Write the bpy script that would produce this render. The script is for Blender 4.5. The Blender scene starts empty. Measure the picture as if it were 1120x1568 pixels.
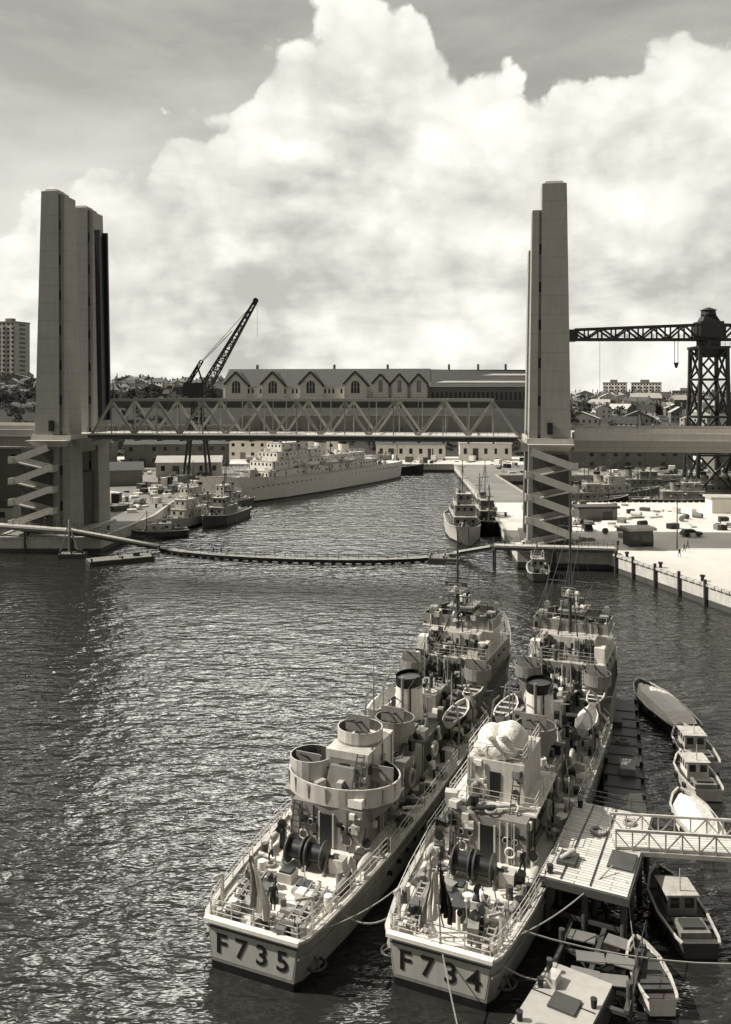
import bpy, math, random
from mathutils import Vector, Matrix
rnd=random.Random(7)
def J(a=.004): return rnd.uniform(-a,a)
sc=bpy.context.scene
# ------------------------------------------------------------------ materials
def nt(name):
    m=bpy.data.materials.new(name); m.use_nodes=True
    n=m.node_tree; n.nodes.clear()
    o=n.nodes.new('ShaderNodeOutputMaterial'); b=n.nodes.new('ShaderNodeBsdfPrincipled')
    n.links.new(b.outputs[0],o.inputs[0]); return m,n,b
def mth(n,op,a,b=None,c=None,clamp=False):
    k=n.nodes.new('ShaderNodeMath'); k.operation=op; k.use_clamp=clamp
    for i,v in enumerate((a,b,c)):
        if v is None: continue
        if isinstance(v,(int,float)): k.inputs[i].default_value=v
        else: n.links.new(v,k.inputs[i])
    return k.outputs[0]
def sstep(n,x,a,b):
    k=n.nodes.new('ShaderNodeMapRange'); k.interpolation_type='SMOOTHSTEP'; k.inputs[1].default_value=a; k.inputs[2].default_value=b
    if a>b: k.inputs[1].default_value=b; k.inputs[2].default_value=a; k.inputs[3].default_value=1; k.inputs[4].default_value=0
    n.links.new(x,k.inputs[0]); return k.outputs[0]
TINT=(1.0,.955,.865)
def mat(name,val,rough=.75,var=.25,scale=.6,streak=0.0,metal=0.0,bump=0.0,bscale=8,joint=0,planks=None,dark=0):
    m,n,b=nt(name)
    g=n.nodes.new('ShaderNodeNewGeometry')
    nz=n.nodes.new('ShaderNodeTexNoise'); nz.inputs['Scale'].default_value=scale; nz.inputs['Detail'].default_value=6; nz.inputs['Roughness'].default_value=.65
    n.links.new(g.outputs['Position'],nz.inputs['Vector'])
    f=mth(n,'MULTIPLY_ADD',nz.outputs[0],2*var,1-var)
    if streak:
        mp=n.nodes.new('ShaderNodeVectorMath'); mp.operation='MULTIPLY'; mp.inputs[1].default_value=(1.6,1.6,.12)
        n.links.new(g.outputs['Position'],mp.inputs[0])
        n2=n.nodes.new('ShaderNodeTexNoise'); n2.inputs['Scale'].default_value=1.3; n2.inputs['Detail'].default_value=5; n2.inputs['Roughness'].default_value=.7
        n.links.new(mp.outputs[0],n2.inputs['Vector'])
        f=mth(n,'MULTIPLY',f,mth(n,'MULTIPLY_ADD',n2.outputs[0],2*streak,1-streak))
    if joint:
        sp=n.nodes.new('ShaderNodeSeparateXYZ'); n.links.new(g.outputs['Position'],sp.inputs[0])
        fr=mth(n,'FRACT',mth(n,'DIVIDE',sp.outputs[2],joint))
        ln=mth(n,'LESS_THAN',fr,.05)
        f=mth(n,'MULTIPLY',f,mth(n,'MULTIPLY_ADD',ln,-.16,1))
    if planks:
        tc=n.nodes.new('ShaderNodeTexCoord'); br=n.nodes.new('ShaderNodeTexBrick')
        br.inputs['Scale'].default_value=1; br.inputs['Brick Width'].default_value=planks[0]; br.inputs['Row Height'].default_value=planks[1]
        br.inputs['Mortar Size'].default_value=planks[2]; br.inputs['Color1'].default_value=(1,1,1,1); br.inputs['Color2'].default_value=(.72,.72,.72,1); br.inputs['Mortar'].default_value=(.25,.25,.25,1)
        n.links.new(tc.outputs['Object'],br.inputs['Vector'])
        f=mth(n,'MULTIPLY',f,br.outputs['Color'])
    cb=n.nodes.new('ShaderNodeCombineColor')
    t=TINT
    for i in range(3): n.links.new(mth(n,'MULTIPLY',f,val*t[i]),cb.inputs[i])
    n.links.new(cb.outputs[0],b.inputs['Base Color'])
    b.inputs['Roughness'].default_value=rough; b.inputs['Metallic'].default_value=metal
    if bump:
        n3=n.nodes.new('ShaderNodeTexNoise'); n3.inputs['Scale'].default_value=bscale; n3.inputs['Detail'].default_value=5
        n.links.new(g.outputs['Position'],n3.inputs['Vector'])
        bp=n.nodes.new('ShaderNodeBump'); bp.inputs['Strength'].default_value=bump; bp.inputs['Distance'].default_value=.1
        n.links.new(n3.outputs[0],bp.inputs['Height']); n.links.new(bp.outputs[0],b.inputs['Normal'])
    return m
GREY=mat('navy_grey_paint',.24,.5,.4,.9,streak=.5)
LGREY=mat('light_grey_paint',.52,.5,.3,.9,streak=.5)
WHITE=mat('white_paint',.8,.5,.15,.8,streak=.2)
HULL=mat('hull_paint',.25,.5,.35,.5,streak=.6)
NAME=mat('transom_paint',.44,.5,.15,.6,streak=.4)
DECK=mat('deck_paint',.74,.8,.45,1.1,bump=.2)
DECKD=mat('dark_deck_paint',.12,.8,.4,1.1,bump=.2)
DGREY=mat('dark_grey_metal',.06,.5,.3,2)
BLACK=mat('black_paint',.01,.5,.4,2)
DKSTEEL=mat('crane_steel',.02,.6,.4,1)
CONC=mat('tower_concrete',.33,.85,.16,.25,streak=.22,joint=3.6,bump=.15,bscale=3)
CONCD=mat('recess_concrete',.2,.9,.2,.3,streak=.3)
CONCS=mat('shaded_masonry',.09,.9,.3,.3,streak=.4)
CONCL=mat('pale_concrete',.52,.85,.2,.5,streak=.25)
TRUSS=mat('truss_paint',.34,.6,.25,.6,streak=.1)
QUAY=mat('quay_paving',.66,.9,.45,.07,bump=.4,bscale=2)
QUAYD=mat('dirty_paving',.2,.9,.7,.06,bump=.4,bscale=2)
STONE=mat('quay_stone',.55,.9,.4,.5,streak=.4,bump=.6,bscale=3)
STONED=mat('wet_stone',.07,.7,.4,.6,streak=.4,bump=.5,bscale=3)
GRASS=mat('hill_scrub',.06,.95,.6,.05,bump=.6,bscale=.6)
WOOD=mat('wood_planking',.75,.85,.25,1.2,planks=(4.0,.28,.03))
WOODD=mat('wet_timber',.07,.8,.4,2)
ROOF=mat('slate_roof',.045,.6,.3,.3,streak=.3)
ROOFL=mat('pale_roof',.45,.7,.3,.2,streak=.2)
WALL=mat('rendered_wall',.45,.9,.25,.15,streak=.25)
WALLG=mat('grey_masonry',.2,.9,.3,.3,streak=.25)
WALLW=mat('white_wall',.76,.9,.15,.2,streak=.2)
GLASS=mat('dark_window',.025,.15,.3,2)
CANVAS=mat('canvas_cover',.75,.95,.2,2.5,bump=1,bscale=4)
ROPE=mat('rope',.3,.9,.3,4)
CLOTHD=mat('dark_cloth',.03,.9,.3,8)
CLOTHW=mat('white_cloth',.8,.9,.1,5)
CLOTHR=mat('mid_cloth',.25,.9,.15,5)
SKIN=mat('skin',.4,.6,.1,8)
LEAF=mat('leaves',.06,.9,.5,.4)
BARK=mat('bark',.08,.95,.3,2)
RUST=mat('rusty_iron',.13,.9,.5,1.5)
# ------------------------------------------------------------------ mesh builder
def empty(name,loc=(0,0,0),rz=0,parent=None):
    e=bpy.data.objects.new(name,None); e.empty_display_size=.5
    e.location=loc; e.rotation_euler=(0,0,rz); sc.collection.objects.link(e)
    if parent: e.parent=parent
    return e
class MB:
    def __init__(s,name,mats,parent=None,loc=(0,0,0),rz=0):
        s.name=name; s.mats=mats if isinstance(mats,(list,tuple)) else [mats]
        s.v=[];s.f=[];s.m=[];s.s=[];s.parent=parent;s.loc=loc;s.rz=rz
    def mi(s,m):
        if m is None: return 0
        if isinstance(m,int): return m
        if m not in s.mats: s.mats=list(s.mats)+[m]
        return s.mats.index(m)
    def face(s,pts,m=None,sm=False):
        b=len(s.v); s.v+= [tuple(p) for p in pts]; s.f.append(tuple(range(b,b+len(pts)))); s.m.append(s.mi(m)); s.s.append(sm)
    def raw(s,vs,fs,m=None,sm=False):
        b=len(s.v); s.v+=[tuple(p) for p in vs]; k=s.mi(m)
        for f in fs: s.f.append(tuple(b+i for i in f)); s.m.append(k); s.s.append(sm)
    def frus(s,a,bb,z0,z1,m=None):
        vs=[(a[0],a[2],z0),(a[1],a[2],z0),(a[1],a[3],z0),(a[0],a[3],z0),(bb[0],bb[2],z1),(bb[1],bb[2],z1),(bb[1],bb[3],z1),(bb[0],bb[3],z1)]
        s.raw(vs,[(3,2,1,0),(4,5,6,7),(0,1,5,4),(1,2,6,5),(2,3,7,6),(3,0,4,7)],m)
    def box(s,x0,x1,y0,y1,z0,z1,m=None):
        a=(x0+J(),x1+J(),y0+J(),y1+J()); s.frus(a,a,z0+J(),z1+J(),m)
    def cbox(s,x,y,z,sx,sy,sz,m=None,rz=0):
        c,q=math.cos(rz),math.sin(rz); vs=[]
        for zz in (z,z+sz+J()):
            for ax,ay in ((-1,-1),(1,-1),(1,1),(-1,1)):
                px,py=ax*(sx/2+J()),ay*(sy/2+J()); vs.append((x+px*c-py*q,y+px*q+py*c,zz))
        s.raw(vs,[(3,2,1,0),(4,5,6,7),(0,1,5,4),(1,2,6,5),(2,3,7,6),(3,0,4,7)],m)
    def cyl(s,p0,p1,r0,r1=None,n=8,m=None,caps=True):
        r1=r0 if r1 is None else r1
        p0=Vector(p0);p1=Vector(p1);d=(p1-p0)
        if d.length<1e-5:return
        d.normalize(); a=Vector((0,0,1)) if abs(d.z)<.9 else Vector((1,0,0))
        u=d.cross(a).normalized();w=d.cross(u); vs=[]
        for p,r in ((p0,r0),(p1,r1)):
            for i in range(n):
                t=2*math.pi*i/n; vs.append(p+u*r*math.cos(t)+w*r*math.sin(t))
        s.raw(vs,[(i,(i+1)%n,n+(i+1)%n,n+i) for i in range(n)],m,n>=8)
        if caps: 
            s.face(vs[:n][::-1],m); s.face(vs[n:],m)
    def bar(s,p0,p1,w,h=None,m=None):
        h=h or w; p0=Vector(p0);p1=Vector(p1);d=(p1-p0)
        if d.length<1e-5:return
        d.normalize(); up=Vector((0,0,1)) if abs(d.z)<.95 else Vector((0,1,0))
        u=d.cross(up).normalized()*(w/2+J(.002)); k=u.cross(d).normalized()*(h/2+J(.002)); vs=[]
        for p in (p0,p1):
            vs+=[p-u-k,p+u-k,p+u+k,p-u+k]
        s.raw(vs,[(3,2,1,0),(4,5,6,7),(0,1,5,4),(1,2,6,5),(2,3,7,6),(3,0,4,7)],m)
    def line(s,pts,w,m=None):
        for a,b in zip(pts[:-1],pts[1:]): s.bar(a,b,w,w,m)
    def rope(s,a,b,r=.025,sag=.6,m=None,n=10):
        a=Vector(a);b=Vector(b);pts=[]
        for i in range(n+1):
            t=i/n; p=a.lerp(b,t); p.z-=sag*4*t*(1-t); pts.append(p)
        s.line(pts,r*2,m)
    def rail(s,pts,h=1.0,step=1.4,w=.045,m=None,rows=(1,.66,.33)):
        for a,b in zip(pts[:-1],pts[1:]):
            a=Vector(a);b=Vector(b);L=(b-a).length;k=max(1,round(L/step))
            for i in range(k+1):
                p=a.lerp(b,i/k); s.bar(p,p+Vector((0,0,h)),w,w,m)
            for r in rows:
                o=Vector((0,0,h*r)); s.bar(a+o,b+o,w*.75,w*.75,m)
    def prism(s,pts,z0,z1,m=None,mt=None,sm=False):
        n=len(pts); b=[(p[0],p[1],z0) for p in pts]; t=[(p[0],p[1],z1) for p in pts]
        s.raw(b+t,[(i,(i+1)%n,n+(i+1)%n,n+i) for i in range(n)],m,sm)
        s.face(t,mt if mt is not None else m); s.face(b[::-1],m)
    def wallring(s,pts,z0,z1,m=None,th=.08,closed=True,sm=True):
        n=len(pts); cx=sum(p[0] for p in pts)/n; cy=sum(p[1] for p in pts)/n
        inn=[]
        for p in pts:
            d=Vector((p[0]-cx,p[1]-cy)); l=d.length; d=d*((l-th)/l); inn.append((cx+d.x,cy+d.y))
        rg=range(n) if closed else range(n-1)
        for i in rg:
            j=(i+1)%n
            o0,o1,i0,i1=pts[i],pts[j],inn[i],inn[j]
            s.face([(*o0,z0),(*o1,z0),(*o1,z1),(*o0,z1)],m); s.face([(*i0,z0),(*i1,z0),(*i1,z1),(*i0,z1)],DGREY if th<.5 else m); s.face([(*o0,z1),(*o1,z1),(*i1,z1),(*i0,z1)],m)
    def ell(s,c,r,m=None,n=10,k=6,zmin=-1):
        vs=[];fs=[]
        for j in range(k+1):
            ph=-math.pi/2+math.pi*j/k; z=math.sin(ph)
            for i in range(n):
                t=2*math.pi*i/n; vs.append((c[0]+r[0]*math.cos(ph)*math.cos(t),c[1]+r[1]*math.cos(ph)*math.sin(t),c[2]+r[2]*max(z,zmin)))
        for j in range(k):
            for i in range(n): fs.append((j*n+i,j*n+(i+1)%n,(j+1)*n+(i+1)%n,(j+1)*n+i))
        s.raw(vs,fs,m,True)
    def torus(s,c,R,r,m=None,axis='z',n=14,k=6,sx=1):
        vs=[];fs=[]
        for i in range(n):
            t=2*math.pi*i/n
            for j in range(k):
                p=2*math.pi*j/k; a=(R+r*math.cos(p)); x,y,z=a*math.cos(t)*sx,a*math.sin(t),r*math.sin(p)
                if axis=='y': x,y,z=x,z,y
                if axis=='x': x,y,z=z,x,y
                vs.append((c[0]+x,c[1]+y,c[2]+z))
        for i in range(n):
            for j in range(k): fs.append((i*k+j,((i+1)%n)*k+j,((i+1)%n)*k+(j+1)%k,i*k+(j+1)%k))
        s.raw(vs,fs,m,True)
    def lattice(s,p0,p1,w0,w1,n,t=.25,m=None,h0=None,h1=None):
        p0=Vector(p0);p1=Vector(p1);d=(p1-p0).normalized(); up=Vector((0,0,1)) if abs(d.z)<.9 else Vector((0,1,0))
        u=d.cross(up).normalized(); k=u.cross(d).normalized(); h0=h0 or w0; h1=h1 or w1; R=[]
        for i in range(n+1):
            q=i/n; c=p0.lerp(p1,q); w=(w0+(w1-w0)*q)/2; h=(h0+(h1-h0)*q)/2
            R.append([c-u*w-k*h,c+u*w-k*h,c+u*w+k*h,c-u*w+k*h])
        for i in range(n):
            for j in range(4):
                s.bar(R[i][j],R[i+1][j],t,t,m)
                a,b=(j,(j+1)%4) if i%2 else ((j+1)%4,j)
                s.bar(R[i][a],R[i+1][b],t*.6,t*.6,m)
                s.bar(R[i][j],R[i][(j+1)%4],t*.6,t*.6,m)
        for j in range(4): s.bar(R[n][j],R[n][(j+1)%4],t*.6,t*.6,m)
    def done(s):
        me=bpy.data.meshes.new(s.name); me.from_pydata(s.v,[],s.f)
        for m in s.mats: me.materials.append(m)
        me.polygons.foreach_set('material_index',s.m); me.polygons.foreach_set('use_smooth',s.s); me.update()
        o=bpy.data.objects.new(s.name,me); o.location=s.loc; o.rotation_euler=(0,0,s.rz); sc.collection.objects.link(o)
        if s.parent: o.parent=s.parent
        return o
def circ(cx,cy,rx,ry=None,n=20,a0=0,a1=2*math.pi):
    ry=ry or rx; full=abs(a1-a0-2*math.pi)<1e-6
    return [(cx+rx*math.cos(a0+(a1-a0)*i/(n if full else n-1)),cy+ry*math.sin(a0+(a1-a0)*i/(n if full else n-1))) for i in range(n)]
def hull(mb,st,ms,mbt,md,bul=0,boot=.45):
    P=[]
    for (y,hd,hw,zd) in st:
        q=(boot+.6)/(zd+bul+.6); hb=hw+(hd-hw)*q
        P.append([(-hd,y,zd+bul),(-hb,y,boot),(-hw,y,-.6)])
    for a,b in zip(P[:-1],P[1:]):
        for sg in (1,-1):
            A=[(p[0]*sg,p[1],p[2]) for p in a]; B=[(p[0]*sg,p[1],p[2]) for p in b]
            mb.face([A[0],B[0],B[1],A[1]],ms); mb.face([A[1],B[1],B[2],A[2]],mbt)
    a=P[0]; mb.face([a[0],a[1],(-a[1][0],a[1][1],a[1][2]),(-a[0][0],a[0][1],a[0][2])],ms)
    mb.face([a[1],a[2],(-a[2][0],a[2][1],a[2][2]),(-a[1][0],a[1][1],a[1][2])],mbt)
    for s0,s1 in zip(st[:-1],st[1:]):
        mb.face([(-s0[1]*.985,s0[0]+.02,s0[3]),(s0[1]*.985,s0[0]+.02,s0[3]),(s1[1]*.985,s1[0],s1[3]),(-s1[1]*.985,s1[0],s1[3])],md)
# ------------------------------------------------------------------ people
def person(loc,rz=0,top=CLOTHD,legs=CLOTHD,walk=.25,name='person',parent=None,lean=0):
    me=bpy.data.meshes.new('p'); w=walk
    V=[(0,0,.95),(0,-.01,1.15),(0,-.02+lean*.1,1.40),(0,lean*.14,1.52),(0,.02+lean*.16,1.60),(0,.02+lean*.16,1.73),
       (-.19,lean*.1,1.42),(-.25,-w*.3,1.14),(-.24,.05-w*.1,.90),(.19,lean*.1,1.42),(.25,w*.3,1.14),(.24,.1+w*.4,.92),
       (-.10,0,.90),(-.11,w*.8,.50),(-.11,w*.7,.09),(-.12,w*.7+.16,.04),(.10,0,.90),(.11,-w*.3,.49),(.11,-w*1.1,.11),(.12,-w*1.1+.15,.04)]
    E=[(0,1),(1,2),(2,3),(3,4),(4,5),(2,6),(6,7),(7,8),(2,9),(9,10),(10,11),(0,12),(12,13),(13,14),(14,15),(0,16),(16,17),(17,18),(18,19)]
    Rr=[.15,.14,.16,.06,.095,.085,.075,.052,.036,.075,.052,.036,.10,.065,.045,.04,.10,.065,.045,.04]
    me.from_pydata(V,E,[]); o=bpy.data.objects.new('tmp',me); sc.collection.objects.link(o)
    sk=o.modifiers.new('s','SKIN'); sk.use_smooth_shade=True
    for i,r in enumerate(Rr): me.skin_vertices[0].data[i].radius=(r,r*.8)
    me.skin_vertices[0].data[0].use_root=True
    ss=o.modifiers.new('u','SUBSURF'); ss.levels=1; ss.render_levels=1
    dg=bpy.context.evaluated_depsgraph_get(); em=bpy.data.meshes.new_from_object(o.evaluated_get(dg))
    mb=MB(name,[top,legs,SKIN,CLOTHD],parent,loc,rz)
    mb.v=[tuple(v.co) for v in em.vertices]
    for p in em.polygons:
        c=p.center; z=c.z
        k=1 if z<.93 and abs(c.x)<.2 else 0
        if z>1.50: k=2
        if z>1.70: k=3
        if z<.10: k=3
        if abs(c.x)>.19 and z<.97 and z>.8: k=2
        mb.f.append(tuple(p.vertices)); mb.m.append(k); mb.s.append(True)
    for sx,yy,zz in ((-.24,.05-w*.1,.90),(.24,.1+w*.4,.92)):
        for i in range(4): mb.cyl((sx-.0,yy-.03+i*.02,zz-.02),(sx*1.02,yy-.025+i*.021,zz-.11+abs(i-1.5)*.01),.009,.007,5,2)
        mb.cyl((sx,yy+.03,zz),(sx,yy+.065,zz-.06),.01,.008,5,2)
    mb.ell((0,.115+lean*.16,1.63),(.014,.02,.02),2,6,4)
    bpy.data.objects.remove(o); return mb.done()
# ------------------------------------------------------------------ camera + light + sky
H=32.0; F=1300.0; HY=602.0
cam=bpy.data.cameras.new('camera'); co=bpy.data.objects.new('camera',cam); sc.collection.objects.link(co)
co.location=(0,0,H); co.rotation_euler=(math.pi/2,0,0); cam.sensor_fit='VERTICAL'; cam.sensor_height=24; cam.lens=24*F/1568
cam.shift_y=-(784-HY)/1568; cam.clip_end=8000; cam.clip_start=.5; sc.camera=co
sc.view_settings.view_transform='Standard'; sc.view_settings.look='None'; sc.view_settings.exposure=0
SEL=math.radians(45); SAZ=math.radians(-87)
sd=Vector((math.sin(SAZ)*math.cos(SEL),math.cos(SAZ)*math.cos(SEL),math.sin(SEL)))
sl=bpy.data.lights.new('sun','SUN'); sl.energy=5.0; sl.angle=math.radians(.53); sl.color=(1,.965,.89)
so=bpy.data.objects.new('sun',sl); so.rotation_euler=sd.to_track_quat('Z','Y').to_euler(); so.location=(-80,0,120); sc.collection.objects.link(so)
wd=bpy.data.worlds.new('World'); sc.world=wd; wd.use_nodes=True; n=wd.node_tree; n.nodes.clear()
out=n.nodes.new('ShaderNodeOutputWorld'); bg=n.nodes.new('ShaderNodeBackground'); n.links.new(bg.outputs[0],out.inputs[0]); bg.inputs[1].default_value=.1
sky=n.nodes.new('ShaderNodeTexSky'); sky.sky_type='NISHITA'; sky.sun_disc=False; sky.sun_elevation=SEL; sky.sun_rotation=SAZ; sky.dust_density=2
bw=n.nodes.new('ShaderNodeRGBToBW'); n.links.new(sky.outputs[0],bw.inputs[0])
tc=n.nodes.new('ShaderNodeTexCoord'); sp=n.nodes.new('ShaderNodeSeparateXYZ'); n.links.new(tc.outputs['Generated'],sp.inputs[0])
X,Y,Z=sp.outputs
az=mth(n,'ARCTAN2',X,Y); hr=mth(n,'SQRT',mth(n,'ADD',mth(n,'MULTIPLY',X,X),mth(n,'MULTIPLY',Y,Y)))
v=mth(n,'DIVIDE',Z,mth(n,'MAXIMUM',hr,.001))
fc=n.nodes.new('ShaderNodeFloatCurve'); n.links.new(mth(n,'DIVIDE',mth(n,'ADD',az,.6),1.2,clamp=True),fc.inputs['Value'])
edge=[(-200,325),(0,300),(60,275),(150,245),(220,215),(270,155),(340,138),(380,125),(405,80),(450,25),(490,0),(540,-25),(620,-15),(665,35),(710,75),(760,98),(820,110),(860,70),(920,40),(1120,10),(1300,-40)]
cv=fc.mapping.curves[0]; pts=[]
for (px,py) in edge:
    a=math.atan((px-560)/F); vv=(HY-py)/F*math.cos(a); pts.append(((a+.6)/1.2,vv/.6))
pts=[(0,pts[0][1])]+pts+[(1,pts[-1][1])]
cv.points[0].location=pts[0]; cv.points[1].location=pts[-1]
for p in pts[1:-1]: cv.points.new(*p)
for p in cv.points: p.handle_type='AUTO_CLAMPED'
fc.mapping.update()
ed=mth(n,'MULTIPLY',fc.outputs[0],.6)
def noise(sc_,det,ro,vec,dist=0):
    k=n.nodes.new('ShaderNodeTexNoise'); k.inputs['Scale'].default_value=sc_; k.inputs['Detail'].default_value=det; k.inputs['Roughness'].default_value=ro; k.inputs['Distortion'].default_value=dist
    n.links.new(vec,k.inputs['Vector']); return k.outputs[0]
def vmul(vec,s,off=(0,0,0)):
    k=n.nodes.new('ShaderNodeVectorMath'); k.operation='MULTIPLY_ADD'; k.inputs[1].default_value=s; k.inputs[2].default_value=off; n.links.new(vec,k.inputs[0]); return k.outputs[0]
G=tc.outputs['Generated']
n1=noise(7,9,.55,G)
nd=n.nodes.new('ShaderNodeTexNoise'); nd.inputs['Scale'].default_value=9; nd.inputs['Detail'].default_value=8; nd.inputs['Roughness'].default_value=.6; n.links.new(G,nd.inputs['Vector'])
va=n.nodes.new('ShaderNodeVectorMath'); va.operation='MULTIPLY_ADD'; va.inputs[1].default_value=(.08,.08,.08); n.links.new(nd.outputs['Color'],va.inputs[0]); n.links.new(G,va.inputs[2])
def voro(s_):
    vo=n.nodes.new('ShaderNodeTexVoronoi'); vo.feature='SMOOTH_F1'; vo.inputs['Scale'].default_value=s_; vo.inputs['Smoothness'].default_value=.25; n.links.new(va.outputs[0],vo.inputs['Vector'])
    return mth(n,'SUBTRACT',.35,vo.outputs['Distance'])
bil=voro(15); bil2=voro(36)
d=mth(n,'SUBTRACT',ed,v)
d=mth(n,'ADD',d,mth(n,'MULTIPLY',mth(n,'SUBTRACT',n1,.5),.09))
d=mth(n,'ADD',d,mth(n,'ADD',mth(n,'MULTIPLY',bil,.09),mth(n,'MULTIPLY',bil2,.04)))
mask=sstep(n,d,-.003,.013)
st=vmul(G,(1,1,2.0)); st2=vmul(G,(1,1,2.0),(-.03,0,.08))
na=noise(5.5,10,.55,st,.3); nb=noise(5.5,10,.55,st2,.3)
rel=mth(n,'SUBTRACT',na,nb)
deep=n.nodes.new('ShaderNodeMapRange'); deep.inputs[1].default_value=.03; deep.inputs[2].default_value=.16; n.links.new(d,deep.inputs[0])
big=noise(3.4,6,.55,vmul(G,(1,1,3.0),(3,1,2)),.2)
bm=sstep(n,big,.44,.68)
sh=mth(n,'MULTIPLY',deep.outputs[0],mth(n,'MULTIPLY',bm,-.30))
cl=mth(n,'ADD',mth(n,'ADD',1.02,sh),mth(n,'MULTIPLY',rel,.9))
cl=mth(n,'ADD',cl,mth(n,'ADD',mth(n,'MULTIPLY',bil,.32),mth(n,'MULTIPLY',bil2,.2)))
cl=mth(n,'MINIMUM',mth(n,'MAXIMUM',cl,.58),1.15)
thin=noise(2.2,8,.6,vmul(G,(1,1,2.6),(7,0,0)),.3)
low=sstep(n,v,.45,.15)
skyv=mth(n,'ADD',mth(n,'MULTIPLY',bw.outputs[0],.6),mth(n,'ADD',2.3,mth(n,'MULTIPLY',low,1.6)))
skyv=mth(n,'ADD',skyv,mth(n,'MULTIPLY',mth(n,'MAXIMUM',mth(n,'SUBTRACT',thin,.4),0),9))
mx=n.nodes.new('ShaderNodeMix'); mx.data_type='FLOAT'; n.links.new(mask,mx.inputs[0]); n.links.new(skyv,mx.inputs[2]); n.links.new(mth(n,'MULTIPLY',cl,9.8),mx.inputs[3])
back=mth(n,'MULTIPLY_ADD',sstep(n,Y,-.3,.5),.62,.38)   # dims the sky behind the camera to deepen shade on camera-facing sides
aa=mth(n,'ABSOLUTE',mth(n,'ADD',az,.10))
hi=mth(n,'MULTIPLY',mth(n,'MULTIPLY',sstep(n,v,.47,.54),sstep(n,v,1.05,.64)),sstep(n,aa,.42,.05))  # bright glow added to the sky above the frame, to put glare on the water
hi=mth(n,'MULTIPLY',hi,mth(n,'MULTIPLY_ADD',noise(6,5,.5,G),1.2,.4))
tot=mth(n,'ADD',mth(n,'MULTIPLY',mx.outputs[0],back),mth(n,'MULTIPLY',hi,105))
cb=n.nodes.new('ShaderNodeCombineColor'); 
for i,t in enumerate((1,.97,.895)): n.links.new(mth(n,'MULTIPLY',tot,t),cb.inputs[i])
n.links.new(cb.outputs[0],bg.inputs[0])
# ------------------------------------------------------------------ water
m,nn,b=nt('harbour_water')
b.inputs['Base Color'].default_value=(.026,.025,.022,1); b.inputs['Roughness'].default_value=.09; b.inputs['IOR'].default_value=1.45
g=nn.nodes.new('ShaderNodeNewGeometry')
def wn(scale,det,mul,ro=.55,dist=0):
    k=nn.nodes.new('ShaderNodeVectorMath'); k.operation='MULTIPLY'; k.inputs[1].default_value=mul; nn.links.new(g.outputs['Position'],k.inputs[0])
    t=nn.nodes.new('ShaderNodeTexNoise'); t.inputs['Scale'].default_value=scale; t.inputs['Detail'].default_value=det; t.inputs['Roughness'].default_value=ro; t.inputs['Distortion'].default_value=dist
    nn.links.new(k.outputs[0],t.inputs['Vector']); return t.outputs[0]
hgt=mth(nn,'ADD',mth(nn,'MULTIPLY',wn(.78,3,(.62,1.3,1),.5,.2),.8),mth(nn,'MULTIPLY',wn(.2,2,(.8,1.4,1)),1.1))
hgt=mth(nn,'MULTIPLY',hgt,mth(nn,'MULTIPLY_ADD',wn(.025,2,(1,1,1)),1.0,.5))
bp=nn.nodes.new('ShaderNodeBump'); bp.inputs['Strength'].default_value=1; bp.inputs['Distance'].default_value=.46; nn.links.new(hgt,bp.inputs['Height']); nn.links.new(bp.outputs[0],b.inputs['Normal'])
WATER=m
w=MB('water',[WATER]); w.face([(-4000,-600,0),(4000,-600,0),(4000,6000,0),(-4000,6000,0)]); w.done()
# ------------------------------------------------------------------ ground
gz=3.0
gr=MB('quay_ground',[QUAY])
def flat(pts,m=None): gr.face([(x,y,gz) for x,y in pts],m)
Lb=[(-74,182),(-74,170),(-53,170),(-50,200),(-52,240),(-8,330),(0,345)]
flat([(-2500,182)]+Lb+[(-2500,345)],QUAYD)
flat([(28,156.5),(44,154),(53,123),(66,80),(2500,80),(2500,225),(46,225),(32,225)])
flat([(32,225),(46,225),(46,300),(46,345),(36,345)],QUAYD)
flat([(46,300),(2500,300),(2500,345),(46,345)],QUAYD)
gr.done()
qw=MB('quay_wall',[STONE])
def wall(pts):
    for a,b in zip(pts[:-1],pts[1:]):
        L=math.dist(a,b); k=max(1,int(L/1.6)); dx,dy=(b[0]-a[0])/L,(b[1]-a[1])/L; nx,ny=-dy,dx
        qw.face([(a[0],a[1],.9),(b[0],b[1],.9),(b[0],b[1],gz),(a[0],a[1],gz)])
        qw.face([(a[0],a[1],-1),(b[0],b[1],-1),(b[0],b[1],.9),(a[0],a[1],.9)],STONED)
        for i in range(k):
            t0=i/k+.003;t1=(i+1)/k-.003
            p=(a[0]+(b[0]-a[0])*t0,a[1]+(b[1]-a[1])*t0); q=(a[0]+(b[0]-a[0])*t1,a[1]+(b[1]-a[1])*t1)
            o=.35
            qw.raw([(p[0]-nx*o,p[1]-ny*o,gz-.1),(q[0]-nx*o,q[1]-ny*o,gz-.1),(q[0]+nx*o,q[1]+ny*o,gz-.1),(p[0]+nx*o,p[1]+ny*o,gz-.1),(p[0]-nx*o,p[1]-ny*o,gz+.25),(q[0]-nx*o,q[1]-ny*o,gz+.25),(q[0]+nx*o,q[1]+ny*o,gz+.25),(p[0]+nx*o,p[1]+ny*o,gz+.25)],
              [(4,5,6,7),(0,1,5,4),(1,2,6,5),(2,3,7,6),(3,0,4,7)],CONCL)
wall([(-200,182)]+Lb); wall([(0,345),(36,345),(32,225),(28,156.5),(44,154),(53,123),(66,80)])
wall([(46,225),(300,225)]); wall([(46,225),(46,300),(300,300)])
for y in (128,134,140,146,151):
    t=(154-y)/31; x=44+9*t-.2
    qw.box(x-.35,x+.05,y-.2,y+.2,-.6,gz+.9,WOODD)
qw.done()
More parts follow.
